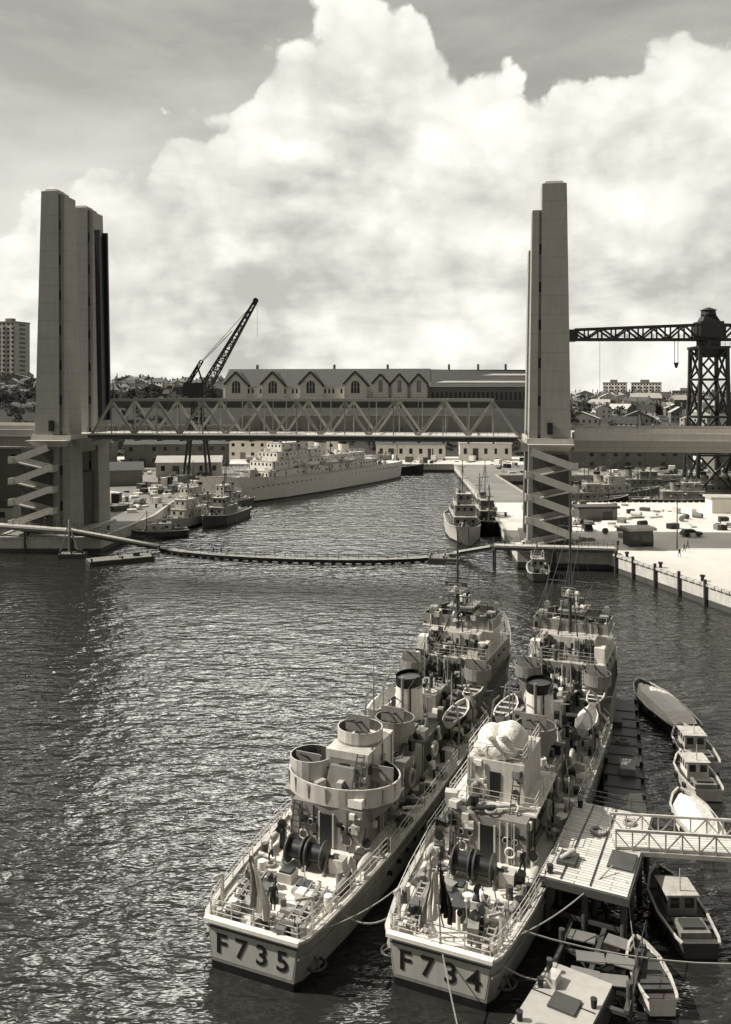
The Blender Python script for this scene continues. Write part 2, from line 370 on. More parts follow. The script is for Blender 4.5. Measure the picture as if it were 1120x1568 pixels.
def sst(a,b,x):
    t=max(0,min(1,(x-a)/(b-a))); return t*t*(3-2*t)
def terr(x,y):
    z=3+24*sst(388,432,y)*(1-sst(75,130,x))+ (20*sst(360,620,y)*sst(75,130,x))
    z+=9*sst(0,1,(-60-x)/80)*sst(470,640,y)
    z+=2.5*math.sin(x*.021+1)*math.sin(y*.013)*sst(440,600,y)
    return z-(0 if y<1200 else 3*sst(1200,2500,y))
xs=[-2500,-1500,-1000,-700,-500,-400]+list(range(-320,330,20))+[400,500,700,1000,1500,2500]
ys=[345,360,380,388,395,402,410,418,425,432,445,470]+list(range(500,1000,40))+[1100,1300,1600,2000,2800,4500]
tm=MB('hill_terrain',[GRASS])
tv=[(x,y,terr(x,y)) for y in ys for x in xs]; nx=len(xs)
tm.raw(tv,[(j*nx+i,j*nx+i+1,(j+1)*nx+i+1,(j+1)*nx+i) for j in range(len(ys)-1) for i in range(nx-1)],GRASS,True)
for i,f in enumerate(tm.f):
    if tm.v[f[0]][1]<388 and tm.v[f[2]][1]<=388: tm.m[i]=tm.mi(QUAY)
tm.done()
# ------------------------------------------------------------------ lift bridge
A0=Vector((-57.5,176,0)); ang=math.atan2(-12,87.5); SP=88.0
br=empty('lift_bridge',A0,ang)
sp_=MB('lift_span',[TRUSS],br)
zb,zt=22.6,30.6
N=9; pl=SP/N
for yy in (.6,12.4):
    sp_.box(0.4,SP-.4,yy-.35,yy+.35,zb-.2,zb+.75); 
    sp_.box(pl*.5,SP-pl*.5,yy-.28,yy+.28,zt-.25,zt+.3)
    for i in range(N):
        x0=i*pl+.5 if i==0 else i*pl; xm=(i+.5)*pl; x1=(i+1)*pl
        sp_.bar((x0,yy,zb+.8),(xm,yy,zt-.3),.42,.5); sp_.bar((xm,yy,zt-.3),(x1,yy,zb+.8),.42,.5)
        sp_.bar((xm,yy,zb+.8),(xm,yy,zt-.3),.2,.2)
        if i: sp_.bar((x0,yy,zb+1),(x0,yy,zt-.2),.18,.18)
    sp_.rail([(0,yy-.9 if yy<5 else yy+.9,zb+1.2),(SP,yy-.9 if yy<5 else yy+.9,zb+1.2)],1.1,2,.06,DGREY)
for i in range(N):
    xm=(i+.5)*pl; sp_.bar((xm,.6,zt),(xm,12.4,zt),.3,.35)
    if i<N-1: sp_.bar((xm,.6,zt),(xm+pl,12.4,zt),.16); sp_.bar((xm,12.4,zt),(xm+pl,.6,zt),.16)
for i in range(2*N+1):
    x=min(max(i*pl/2,.5),SP-.5); sp_.box(x-.15,x+.15,1,12,zb-.5,zb+.55,DGREY)
sp_.box(.2,SP-.2,-.9,13.9,zb+.82,zb+1.05,CONCL)
sp_.box(.3,SP-.3,-.75,-.45,zb+.1,zb+.8,DGREY)
sp_.done()
def pylon(parent,cx,sg,yc,top,name,guide,k):
    p=MB(name,[CONC],parent)
    def X(a,b,s): return (min(cx+sg*a*s,cx+sg*b*s),max(cx+sg*a*s,cx+sg*b*s))
    z0,z1=gz-.2,top
    a=X(-4.2,1.8,1);b=X(-4.2,1.8,k); p.frus((*a,yc-3,yc+3),(*b,yc-2.3,yc+2.3),z0,z1)
    p.frus((b[0]+.3,b[1]-.3,yc-2.0,yc+2.0),(b[0]+.8,b[1]-.8,yc-1.6,yc+1.6),z1,z1+.6)
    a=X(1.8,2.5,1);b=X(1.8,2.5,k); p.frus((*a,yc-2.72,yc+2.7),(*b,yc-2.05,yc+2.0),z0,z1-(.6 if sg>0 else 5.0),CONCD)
    a=X(2.5,4.2,1);b=X(2.5,4.2,k); zt2=z1-(1.0 if sg>0 else 5.0); p.frus((*a,yc-2.9,yc+2.9),(*b,yc-2.2,yc+2.2),z0,zt2)
    z=8
    while z<top-7:
        t=(z-z0)/(z1-z0); s=1+(k-1)*t; q=X(1.85,2.45,s); y=yc-2.72+.67*t
        p.box(q[0],q[1],y-.06,y+.3,z,z+1.9,BLACK); z+=7.2
    if guide:
        t=(24-z0)/(z1-z0); s=1+(k-1)*t; q0=X(4.2,4.6,s);q1=X(4.2,4.9,k)
        p.frus((*q0,yc-1.3,yc+1.3),(*q1,yc-1.3,yc+1.3),26,z1-6,BLACK)
        for dy in (-1.9,1.9):
            p.frus((*X(4.2,5.2,s),yc+dy-.35,yc+dy+.35),(*X(4.2,6.2,k),yc+dy-.35,yc+dy+.35),26,z1-5,DKSTEEL)
    p.done()
for cx,sg,top,k in ((-6.5,1,73.6,.62),(93.6,-1,71.8,.76)):
    tw=empty('bridge_tower',(0,0,0),0,br)
    pylon(tw,cx,sg,0,top,'front_pylon',False,k); pylon(tw,cx,sg,13,top-(.6 if sg>0 else 5.5),'rear_pylon',sg>0,k)
    q=MB('base_and_stairs',[CONC],tw)
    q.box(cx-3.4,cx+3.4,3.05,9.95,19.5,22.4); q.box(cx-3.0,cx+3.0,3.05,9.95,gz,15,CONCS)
    q.box(cx-4.35,cx+4.35,-3.25,16.2,22.45,23.4,CONCL)
    q.box(cx+sg*4.4-.9,cx+sg*4.4+.9,-.9,13.9,20.8,22.4)
    q.box(cx-5.2,cx+5.2,-6.4,16.6,gz+.01,gz+.5,CONCL)
    # scissor stair on the face of the tower: front flights all fall the same way
    off=-3.0 if sg>0 else .1
    xa,xb=cx+off-3.7,cx+off+3.7; zz=20.6; dz=(20.6-gz-.5)/4; hi_=xb if sg>0 else xa; lo_=xa if sg>0 else xb
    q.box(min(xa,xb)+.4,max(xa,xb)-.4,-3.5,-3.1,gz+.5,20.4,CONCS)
    for i in range(4):
        zl=zz-dz*.62
        q.bar((hi_,-5.85,zz+.45),(lo_,-5.85,zl+.45),.18,1.35,CONCL); q.bar((hi_,-5.3,zz-.1),(lo_,-5.3,zl-.1),1.0,.25,CONCL)
        q.bar((lo_,-4.2,zl-.1),(hi_,-4.2,zz-dz-.1),1.0,.25,CONCL); q.bar((lo_,-3.75,zl+.45),(hi_,-3.75,zz-dz+.45),.15,1.2,CONC)
        for xx,zq,sgn in ((lo_,zl,-1 if sg>0 else 1),(hi_,zz-dz,1 if sg>0 else -1)):
            e0,e1=min(xx,xx+sgn*1.1),max(xx,xx+sgn*1.1)
            q.box(e0,e1,-5.95,-3.6,zq-.25,zq-.02,CONCL); q.box(e0,e1,-6.0,-5.82,zq,zq+1.1,CONCL); ex=xx+sgn*1.02; q.box(ex-.08,ex+.08,-5.8,-3.6,zq,zq+1.1,CONCL)
        zz-=dz
    q.frus((cx-3.2,cx+3.2,-3.4,-3.0),(cx-4.3,cx+4.3,-5.9,-3.0),21.0,22.4,CONCL)
    q.box(cx-.5,cx+.5,-3.25,-2.8,24.2,26.4,BLACK)
    q.rail([(cx-4.2,-3.15,23.4),(cx+4.2,-3.15,23.4)],1.1,1.5,.06)
    q.done()
ap=MB('approach_viaduct',[CONC],br)
for x0,x1,pz in ((98.3,330,(150,190,230,270)),(-260,-11.0,(-30,-60,-95,-130,-170))):
    ap.box(x0,x1,-1.2,14.2,23.0,24.4,CONCL); ap.box(x0,x1,.2,12.8,20.8,22.96,CONC)
    ap.box(x0,x1,-1.3,-1.05,24.45,25.3,CONCL); ap.box(x0,x1,14.0,14.25,24.45,25.3,CONCL)
    for x in pz: ap.box(x-1,x+1,2,11,2.8,20.75,CONCD)
for i in range(9):
    for x in (110+i*22,-20-i*22):
        ap.cyl((x,-1.0,25.3),(x,-1.0,31),.09,.06,6,DGREY); ap.bar((x,-1,31),(x,.6,31.3),.07,.07,DGREY)
ap.done()
# ------------------------------------------------------------------ floating footbridge
fb=empty('floating_footbridge')
d_=MB('walkway',[CONCL],fb)
fp=[(-41.6,171.9),(-35.5,167.5),(-28.7,164.2),(-21,162),(-13.3,160.4),(-5,159.6),(2.4,159.6),(9.8,161),(14,163),(17.9,166)]
for a,b in zip(fp[:-1],fp[1:]):
    d_.bar((*a,.75),(*b,.75),1.5,.12,CONC); d_.rail([(a[0],a[1]+.7,.85),(b[0],b[1]+.7,.85)],1,2,.05,BLACK) 
    L=math.dist(a,b);k=int(L/1.7)
    for i in range(k):
        t=(i+.5)/k; x=a[0]+(b[0]-a[0])*t; y=a[1]+(b[1]-a[1])*t
        d_.cyl((x,y-1.1,.2),(x,y+1.1,.2),.38,.38,8,BLACK)
    d_.bar((a[0],a[1]-.8,.5),(b[0],b[1]-.8,.5),.2,.6,BLACK); d_.rail([(a[0],a[1]-.7,.85),(b[0],b[1]-.7,.85)],1,2,.05,BLACK,rows=(1,.5))
d_.done()
r_=MB('fixed_ramps',[CONCL],fb)
def ramp(a,b,w=2.2,legs=True):
    r_.bar(a,b,w,.35,CONCL); A=Vector(a);B=Vector(b)
    for o in (-w/2,w/2):
        r_.rail([A+Vector((0,o,.25)),B+Vector((0,o,.25))],1.05,1.6,.05,DGREY)
        r_.bar(A+Vector((0,o,-.4)),B+Vector((0,o,-.4)),.25,.5,DGREY)
    if legs:
        k=int((B-A).length/9)
        for i in range(k+1):
            p=A.lerp(B,i/max(k,1)); r_.bar((p.x,p.y-.9,-1),(p.x,p.y-.9,p.z),.3,.3,DGREY); r_.bar((p.x,p.y+.9,-1),(p.x,p.y+.9,p.z),.3,.3,DGREY); r_.bar((p.x,p.y-.9,0),(p.x,p.y+.9,p.z-.4),.18,.18,DGREY)
ramp((-88,176,5.6),(-58,167.5,5.0)); ramp((-58,167.5,5.0),(-41.6,170.9,1.3),2.0,False)
ramp((17.9,165,1.2),(23.5,154.9,4.2),2.0,False); ramp((23.5,154.9,4.2),(45,153,4.0))
r_.cyl((-58,166,-1),(-58,166,7.2),.15); r_.bar((-60,166,.2),(-58,166,6.5),.2); r_.bar((-56,166,.2),(-58,166,6.5),.2)
r_.done()
for (x,y,rz,L,W) in ((-46.5,161,.5,12,4.2),(-57,165.5,.05,5,3),(15,161,-.2,6,3)):
    p=MB('mooring_pontoon',[WOODD],None,(x,y,0),rz); p.box(-L/2,L/2,-W/2,W/2,-.4,.75,DGREY); p.box(-L/2+.1,L/2-.1,-W/2+.1,W/2-.1,.76,.9,WALLG)
    for xx in (-L/2+.4,0,L/2-.4):
        for yy in (-W/2+.3,W/2-.3): p.cyl((xx,yy,.9),(xx,yy,1.4),.14,.18,8,BLACK)
    p.torus((0,0,1.0),.5,.1,ROPE); p.cbox(L*.25,0,.9,1.2,.8,.7,DGREY); p.done()
# ------------------------------------------------------------------ frigates
def gun(p,x,y,z,m=DGREY,L=2.6,el=.35,tw=True,fwd=-1):
    p.cyl((x,y,z),(x,y,z+.9),.5,.35,10,GREY); p.cbox(x,y,z+.8,1.1,1.0,.5,GREY)
    for dx in ((-.28,.28) if tw else (0,)):
        p.cyl((x+dx,y,z+1.15),(x+dx,y+fwd*L,z+1.15+L*el),.09,.05,8,m)
    p.cbox(x,y+fwd*.5,z+.7,1.8,.08,1.1,GREY)
    p.torus((x-.7,y-fwd*.3,z+1.2),.22,.03,m,'x',10,4)
def vent(p,x,y,z,h=1.2,r=.2,m=LGREY,a=0):
    p.cyl((x,y,z),(x,y,z+h),r,r,8,m); q=(x+math.cos(a)*r*1.6,y+math.sin(a)*r*1.6,z+h+r*.7)
    p.cyl((x,y,z+h-.02),q,r,r*1.7,8,m,False); p.ell((x,y,z+h),(r*1.1,r*1.1,r*1.1),m,8,4); p.cyl(((x*2+q[0])/3,(y*2+q[1])/3,(z+h+r*.3)),(q[0]*.98+x*.02,q[1]*.98+y*.02,q[2]-.01),r*.8,r*1.5,8,BLACK)
def clutter(p,x0,x1,y0,y1,z,n_,r):
    for _ in range(n_):
        x=r.uniform(x0,x1);y=r.uniform(y0,y1);k=r.random(); mm=r.choice([GREY,GREY,LGREY,DGREY,DGREY,WHITE,WHITE,BLACK,BLACK])
        if k<.28: p.cbox(x,y,z,r.uniform(.3,1.0),r.uniform(.3,.9),r.uniform(.25,.9),mm,r.choice([0,0,.2,-.3]))
        elif k<.45: vent(p,x,y,z,r.uniform(.5,1.2),r.uniform(.1,.2),mm,r.uniform(0,6))
        elif k<.6: p.cyl((x,y,z),(x,y,z+r.uniform(.4,.9)),r.uniform(.12,.3),None,8,mm)
        elif k<.75:
            a=r.uniform(0,3.1);l=r.uniform(.6,1.6); p.cyl((x-math.cos(a)*l/2,y-math.sin(a)*l/2,z+.25),(x+math.cos(a)*l/2,y+math.sin(a)*l/2,z+.25),r.uniform(.08,.24),None,8,mm)
        elif k<.85: p.torus((x,y,z+.12),r.uniform(.2,.4),.09,ROPE)
        elif k<.93: p.bar((x,y,z),(x+r.uniform(-.3,.3),y+r.uniform(-.3,.3),z+r.uniform(1.2,2.2)),.06,.06,mm)
        else:
            l=r.uniform(1,2); a=r.uniform(0,3); dx,dy=math.cos(a)*l/2,math.sin(a)*l/2; ox,oy=-math.sin(a)*.2,math.cos(a)*.2
            p.bar((x-dx+ox,y-dy+oy,z+.2),(x+dx+ox,y+dy+oy,z+.2),.07,.1,mm); p.bar((x-dx-ox,y-dy-oy,z+.2),(x+dx-ox,y+dy-oy,z+.2),.07,.1,mm)
            for i in range(5):
                t=-1+.5*i; p.bar((x+dx*t+ox,y+dy*t+oy,z+.2),(x+dx*t-ox,y+dy*t-oy,z+.2),.05,.05,mm)
def wallfit(p,x0,x1,y,z0,z1,n_,r,axis='y'):
    for _ in range(n_):
        u=r.uniform(x0,x1); z=r.uniform(z0,z1); k=r.random(); mm=r.choice([GREY,DGREY,BLACK,WHITE,LGREY]); 
        if axis=='y': P=lambda a,b,c:(a,y-b,c)
        else: P=lambda a,b,c:(y+(b if y>0 else -b),a,c)
        if k<.4: 
            a=P(u,.1,z); sx,sy=(r.uniform(.2,.6),.2) if axis=='y' else (.2,r.uniform(.2,.6)); p.cbox(a[0],a[1],z,sx,sy,r.uniform(.2,.6),mm)
        elif k<.8: p.bar(P(u,.08,z0),P(u,.08,z1),.07,.07,mm)
        else: p.bar(P(u,.07,z),P(min(u+r.uniform(.5,2),x1),.07,z),.07,.07,mm)
def ladder(p,a,b,w=.5,m=DGREY,n_=8):
    a=Vector(a);b=Vector(b);o=Vector((w/2,0,0))
    p.bar(a-o,b-o,.07,.07,m);p.bar(a+o,b+o,.07,.07,m)
    for i in range(n_): 
        c=a.lerp(b,(i+.5)/n_); p.bar(c-o,c+o,.05,.05,m)
def smallboat(p,x,y,z,L,B,m=LGREY,cover=None,rz=0):
    c,q=math.cos(rz),math.sin(rz); st=[(-.5,.55,.5),(-.4,.75,.5),(-.1,1,.42),(.2,.9,.45),(.4,.5,.6),(.5,.04,.75)]
    def T(a,b,e): return (x+a*c-b*q,y+a*q+b*c,z+e)
    R=[[T(-B/2*h,L*t,B*.5*zz+B*.12),T(-B/2*h*.6,L*t,B*.08),T(0,L*t,0),T(B/2*h*.6,L*t,B*.08),T(B/2*h,L*t,B*.5*zz+B*.12)] for t,h,zz in st]
    for a,b in zip(R[:-1],R[1:]):
        for i in range(4): p.face([a[i],b[i],b[i+1],a[i+1]],m,True)
    p.face(R[0],m)
    I=[(T(-B/2*h*.86,L*t,B*.22),T(B/2*h*.86,L*t,B*.22)) for t,h,zz in st]
    for a,b in zip(I[:-1],I[1:]): p.face([a[0],b[0],b[1],a[1]],WOODD)
    for r1,r2 in zip(R[:-1],R[1:]):
        p.bar(r1[0],r2[0],.09,.09,WHITE); p.bar(r1[4],r2[4],.09,.09,WHITE)
    if cover:
        for (a,b),(r1,r2) in zip(zip(R[:-1],R[1:]),zip(st[:-1],st[1:])):
            t1=T(0,L*r1[0],B*.62+B*.2*r1[1]);t2=T(0,L*r2[0],B*.62+B*.2*r2[1])
            p.face([a[0],b[0],t2,t1],cover,True);p.face([a[4],b[4],t2,t1],cover,True)
        p.face([R[0][0],R[0][4],T(0,-L/2,B*.62+B*.1)],cover)
    else:
        for t in (-.3,-.05,.2): p.bar(T(-B*.42,L*t,B*.33),T(B*.42,L*t,B*.33),.25,.06,WOOD)
def flag(p,x,y,z,dirx,mats_,hh=2.6,ww=.9):
    nr=14; nc=18
    for c in range(nc):
        for r_i in range(nr):
            def P(c,r_i):
                u=c/nc;vv=r_i/nr
                return (x+dirx*(u*ww*(.45+.55*min(1,vv*1.6)))+.05*math.sin(c*1.3+r_i*.5),y-.05+.16*math.sin(c*1.15+r_i*.12),z-vv*hh-u*u*hh*.32)
            p.face([P(c,r_i),P(c+1,r_i),P(c+1,r_i+1),P(c,r_i+1)],mats_[min(2,c*3//nc)],True)
def frigate(num,loc,hd,mastz,variant,seed):
    r=random.Random(seed)
    e=empty('frigate',loc,-hd)
    h=MB('hull',[HULL],e)
    st=[(0,2.85,2.45,2.6),(.5,3.12,2.75,2.6),(2,3.4,3.1,2.6),(5,3.75,3.5,2.6),(10,4.1,3.95,2.6),(16,4.3,4.2,2.6),(24,4.35,4.25,2.65),(34,4.3,4.15,2.75)]
    hull(h,st,HULL,BLACK,DECK,.14)
    h2=[(34,4.3,4.15,4.6),(42,3.9,3.6,4.7),(47,3.2,2.5,4.8),(51,2.3,1.4,5.0),(54.5,1.2,.6,5.2),(57,.12,.08,5.4)]
    hull(h,h2,HULL,BLACK,DECKD,.2)
    for sg in (1,-1):
        for a,b in zip(st[:-1],st[1:]):
            h.bar((sg*(a[1]+.04),a[0],a[3]+.16),(sg*(b[1]+.04),b[0],b[3]+.16),.28,.16,LGREY)
            h.bar((sg*(a[1]-.02),a[0],a[3]-.75),(sg*(b[1]-.02),b[0],b[3]-.75),.16,.14,HULL)
    h.bar((-2.95,-.08,2.76),(2.95,-.08,2.76),.4,.2,WHITE)
    h.face([(-2.50,-.012,.62),(2.48,-.012,.62),(2.80,-.012,2.6),(-2.80,-.012,2.6)],NAME)
    h.bar((-2.8,-.05,2.35),(2.8,-.05,2.35),.08,.05,DGREY)
    for sg in (1,-1):
        h.torus((sg*3.25,1.3,.9),.55,.08,DGREY,'z',14,5)
        h.bar((sg*3.6,1.0,.9),(sg*2.9,1.6,1.4),.1,.1,DGREY)
    for i in range(16):
        for sg in (1,-1): h.cyl((sg*3.9,10+i*1.5,1.55),(sg*4.33,10+i*1.5,1.55),.14,None,8,BLACK)
    h.done()
    cu=bpy.data.curves.new('hull_number','FONT'); cu.body='F 7 3 '+num; cu.size=1.5; cu.align_x='CENTER'; cu.align_y='CENTER'; cu.offset=.02; cu.extrude=.012; cu.space_character=1.0
    t=bpy.data.objects.new('hull_number',cu); t.rotation_euler=(math.pi/2,0,0); t.location=(0,-.035,1.45); t.scale=(1.1,1,1); cu.materials.append(BLACK); sc.collection.objects.link(t); t.parent=e
    # ---- quarterdeck
    d=MB('quarterdeck_gear',[GREY],e)
    ed_=[(st[i][1]-.12,st[i][0]+.12,2.75) for i in range(5)]
    d.rail([(-a,b,c) for a,b,c in ed_][::-1]+ed_,1.0,1.3,.045,LGREY)
    d.rail([(-4.2,10,2.75),(-4.2,20,2.75),(-4.2,34,2.75)],1.0,1.6,.045,LGREY); d.rail([(4.2,10,2.75),(4.2,20,2.75),(4.2,34,2.75)],1.0,1.6,.045,LGREY)
    for x in (-.85,.5):
        for s_ in (-.52,.52): d.cyl((x+s_-.05,7.0,3.5),(x+s_+.05,7.0,3.5),.85,.85,18,DGREY)
        d.cyl((x-.5,7.0,3.5),(x+.5,7.0,3.5),.55,.55,14,BLACK)
    for x in (-1.6,-.17,1.25): d.bar((x,6.3,2.62),(x,7,3.6),.14,.14,GREY); d.bar((x,7.7,2.62),(x,7,3.6),.14,.14,GREY)
    d.cbox(1.9,7.1,2.6,.9,.8,.9,LGREY); d.cyl((1.3,7,3.5),(1.9,7,3.5),.12,None,8,DGREY)
    for sg in (-1,1):
        for k in (0,.75):
            x=sg*(1.75+k*.75)
            for o in (-.22,.22): d.bar((x+o,.7,2.85),(x+o,4.3,3.35),.09,.12,GREY)
            for i in range(9): d.bar((x-.22,.8+i*.42,2.9+i*.055),(x+.22,.8+i*.42,2.9+i*.055),.06,.06,LGREY)
            for yy in (.8,2.4,4.1): d.bar((x-.22,yy,2.6),(x-.22,yy,3.1),.08,.08,GREY); d.bar((x+.22,yy,2.6),(x+.22,yy,3.1),.08,.08,GREY)
        d.cyl((sg*2.75,.7,2.6),(sg*2.75,.7,3.2),.22,.18,10,LGREY); d.cyl((sg*2.35,.45,2.6),(sg*2.35,.45,3.1),.18,.18,10,LGREY)
        d.bar((sg*2.9,1.6,2.6),(sg*2.9,1.6,4.3),.16,.16,LGREY); d.bar((sg*2.9,1.6,4.3),(sg*2.6,.1,4.9),.13,.13,LGREY)
        d.ell((sg*3.0,5.3,3.0),(.28,1.0,.28),GREY,10,6); d.cbox(sg*3.0,5.3,2.6,.5,.9,.2,DGREY)
        d.ell((sg*3.3,8.0,3.1),(.3,1.1,.3),LGREY,10,6)
        vent(d,sg*3.0,9.2,2.6,1.0,.2,LGREY,-1.5)
    for x,y in ((-.9,3.2),(1.0,4.3),(-.6,5.2)):
        d.cbox(x,y,2.6,.95,.95,.55,LGREY); d.cbox(x,y,3.16,.75,.75,.1,BLACK)
    d.cbox(1.15,2.2,2.6,.9,.7,.4,GREY)
    clutter(d,-2.3,2.3,.5,4.9,2.6,34,r); clutter(d,-3.3,-2.2,3,8.8,2.6,12,r); clutter(d,2.3,3.3,3,8.8,2.6,12,r)
    d.cyl((.0,.3,2.6),(-.1,-.1,7.0),.05,.035,8,WHITE)
    d.done()
    fl=MB('ensign',[CLOTHD,CLOTHW,CLOTHR],e)
    if variant==0: flag(fl,-.1,-.1,6.8,1,[2,1,1],2.7,1.3)
    else: flag(fl,-.1,-.1,6.8,-1,[1,1,2],2.6,.9); flag(fl,.0,.1,6.8,1,[0,0,0],2.3,.7)
    fl.done()
    # ---- after superstructure
    a=MB('after_superstructure',[LGREY],e)
    a.box(-2.5,2.5,9.4,21,2.6,5.3,GREY)
    a.box(-.42,.42,9.33,9.5,2.75,4.75,BLACK); a.box(-.55,-.44,9.3,9.45,2.7,4.85,LGREY); a.box(.44,.55,9.3,9.45,2.7,4.85,LGREY)
    for x in (-1.7,-1.1,1.2,1.8): a.cyl((x,9.3,4.1),(x,9.45,4.1),.16,None,10,BLACK); a.torus((x,9.32,4.1),.18,.04,LGREY,'y',10,4)
    a.torus((1.5,9.28,3.4),.3,.06,WHITE,'y'); a.torus((-1.6,9.28,3.2),.3,.06,WHITE,'y'); 
    wallfit(a,-2.4,-.6,9.4,2.7,5.2,9,r); wallfit(a,.6,2.4,9.4,2.7,5.2,9,r)
    for sg in (-1,1): wallfit(a,9.6,20.8,sg*2.5,2.8,5.2,26,r,'x')
    for y in range(11,21,2):
        for sg in (-1,1): a.cyl((sg*2.45,y,4.2),(sg*2.56,y,4.2),.17,None,10,BLACK)
    ladder(a,(-2.0,8.6,2.6),(-2.0,9.3,5.3),.55)
    if variant==0:
        ring=circ(0,12.2,3.95,2.9,28); a.prism(ring,5.3,5.46,LGREY,DECK); a.wallring(ring,5.46,6.5,LGREY,.1)
        for sg in (-1,1):
            a.frus((sg*2.5-.1,sg*2.5+.1,10.8,13.6),(min(sg*2.5,sg*3.8),max(sg*2.5,sg*3.8),10.5,13.8),4.2,5.28,GREY)
            gun(a,sg*2.7,12.6,5.46,L=1.8,tw=False,el=.6)
        for i in range(9):
            t=math.pi*(1+(i+.5)/9); a.bar((3.9*math.cos(t),12.2+2.86*math.sin(t)-.03,5.5),(3.98*math.cos(t),12.2+2.94*math.sin(t)-.03,6.5),.07,.07,GREY)
        rg=circ(-2.45,12.2,1.5,1.5,20); a.wallring(rg,5.46,7.2,LGREY,.07)
        a.box(-1.2,1.9,11.8,16.5,5.47,7.9,LGREY); a.box(-.8,1.5,11.6,11.78,5.9,7.5,GREY); a.box(-.05,.65,11.5,11.6,5.6,7.2,BLACK)
        a.frus((-.9,1.4,10.9,11.55),(-.6,1.1,11.2,11.55),5.5,7.1,GREY); wallfit(a,-1.1,1.8,11.75,5.6,7.8,8,r); wallfit(a,12,16.3,1.9,5.6,7.8,8,r,'x')
        rg=circ(.3,14.2,1.6,1.5,20); a.prism(rg,7.92,8.05,GREY,DECK); a.wallring(rg,8.05,8.8,LGREY,.08); gun(a,.3,14.3,7.9,L=2.2)
    else:
        a.box(-2.9,2.9,10.4,17,5.32,5.46,DECK); a.box(-1.9,1.9,11.4,16.4,5.46,8.0,LGREY)
        a.rail([(-2.8,17,5.46),(-2.8,10.5,5.46),(2.8,10.5,5.46),(2.8,17,5.46)],1,1.2,.045,LGREY)
        a.box(-.35,.35,11.32,11.45,5.6,7.3,BLACK); a.cbox(-1.3,11.2,5.46,.7,.4,1.2,GREY); wallfit(a,-1.8,1.8,11.38,5.6,7.9,12,r); wallfit(a,11.6,16.3,-1.9,5.6,7.8,8,r,'x')
        for (cx_,cy_,cz_,rx,ry,rz_) in ((-.7,13.2,8.7,.95,1.3,1.0),(.55,13.4,8.8,1.0,1.4,1.15),(.0,12.2,8.5,1.3,.8,.8),(.1,14.6,8.5,1.4,1.0,.9),(-1.2,12.3,8.3,.5,.6,.6)):
            a.ell((cx_,cy_,cz_),(rx,ry,rz_),CANVAS,12,7,-.6)
        a.cyl((.3,12.6,9.1),(.5,10.8,9.8),.3,.1,10,CANVAS); a.cyl((-.4,12.6,9.0),(-.4,11,9.6),.3,.1,10,CANVAS)
        a.rail([(-1.8,16.3,8),(-1.8,11.5,8),(1.8,11.5,8),(1.8,16.3,8)],1,1.2,.045,LGREY)
    ladder(a,(1.5,10.2,5.3),(1.5,11.6,8),.5)
    clutter(a,-2.4,2.4,16.8,21,5.3,30,r); clutter(a,-2.6,2.6,9.6,11,5.46,12,r)
    rg=circ(.9,19.4,1.5,1.4,20); a.cyl((.9,19.4,5.3),(.9,19.4,6.7),.9,1.2,12,GREY); a.prism(rg,6.7,6.85,GREY,DECK); a.wallring(rg,6.85,7.7,GREY,.08); gun(a,.9,19.4,6.8,L=1.9)
    for sg in (-1,1):
        for y in (14,17.5): 
            a.torus((sg*2.9,y,4.2),.55,.17,GREY,'x',14,6); 
        clutter(a,sg*3.3-.5,sg*3.3+.5,10,34,2.65,44,r)
    a.done()
    # ---- midships
    b_=MB('midships',[GREY],e)
    b_.box(-2.3,2.3,21.01,35.6,2.6,5.0,DECKD); b_.box(-1.5,1.5,21.4,23,5.0,6.0,GREY); b_.box(-1.2,1.2,28.2,32.5,5.0,6.4,GREY)
    for i in range(4): b_.box(-1.0,1.0,21.5+i*.38,21.72+i*.38,6.0,6.15,DGREY)
    for sg in (-1,1): wallfit(b_,21.3,35,sg*2.3,2.8,4.9,26,r,'x')
    clutter(b_,-2.2,2.2,21.2,35,5.0,100,r); clutter(b_,-1.1,1.1,28.4,32.3,6.4,14,r)
    for sg in (-1,1):
        smallboat(b_,sg*3.3,27.5,5.1,5.0,1.6,GREY if sg<0 else LGREY,CANVAS if (variant==1)==(sg>0) else None)
        for y in (25.5,29.5): b_.line([(sg*4.0,y,2.7),(sg*4.1,y,5.2),(sg*3.9,y,6.7),(sg*3.4,y,7.2)],.14,GREY)
        b_.ell((sg*3.1,32.6,3.6),(.45,1.1,.45),LGREY)
        for y in (22.5,33.5): b_.torus((sg*3.0,y,4.4),.5,.16,LGREY,'x',14,6)
    smallboat(b_,3.2,33.0,5.3,4.2,1.4,LGREY,None)
    for (x,y,z,hh) in ((-1.9,24,5,3.2),(1.9,24,5,2.8),(-1.6,33.5,5,4.2),(1.4,31,6.4,2.6)):
        b_.cyl((x,y,z),(x,y,z+hh),.07,.05,8,GREY); b_.bar((x,y,z+hh),(x+.9,y-1.5,z+hh+.6),.06,.06,GREY); b_.line([(x,y,z+hh),(x,y-2.5,z)],.03,DGREY)
    b_.done()
    FY=24.9
    f=MB('funnel',[LGREY],e)
    def fun(z,s_,dy): return [(x*s_,y*s_+dy,z) for x,y in circ(0,0,1.05,1.4,20)]
    L_=[fun(5.0,1.06,FY+.2),fun(8.3,.98,FY+.1),fun(8.6,1.0,FY+.05),fun(9.1,.97,FY)]
    for k in range(3):
        for i in range(20):
            j=(i+1)%20; f.face([L_[k][i],L_[k][j],L_[k+1][j],L_[k+1][i]],WHITE if k==0 else BLACK,True)
    f.face([(x,y,8.85) for x,y,z in fun(0,.9,FY)],BLACK); f.cyl((0,FY-1.5,5),(0,FY-1.5,9.3),.12,None,8,GREY); f.torus((0,FY+.1,8.2),1.08,.05,GREY,'z',20,4); f.cyl((.6,FY-1.3,5),(.6,FY-1.3,8.4),.08,None,8,DGREY); f.done()
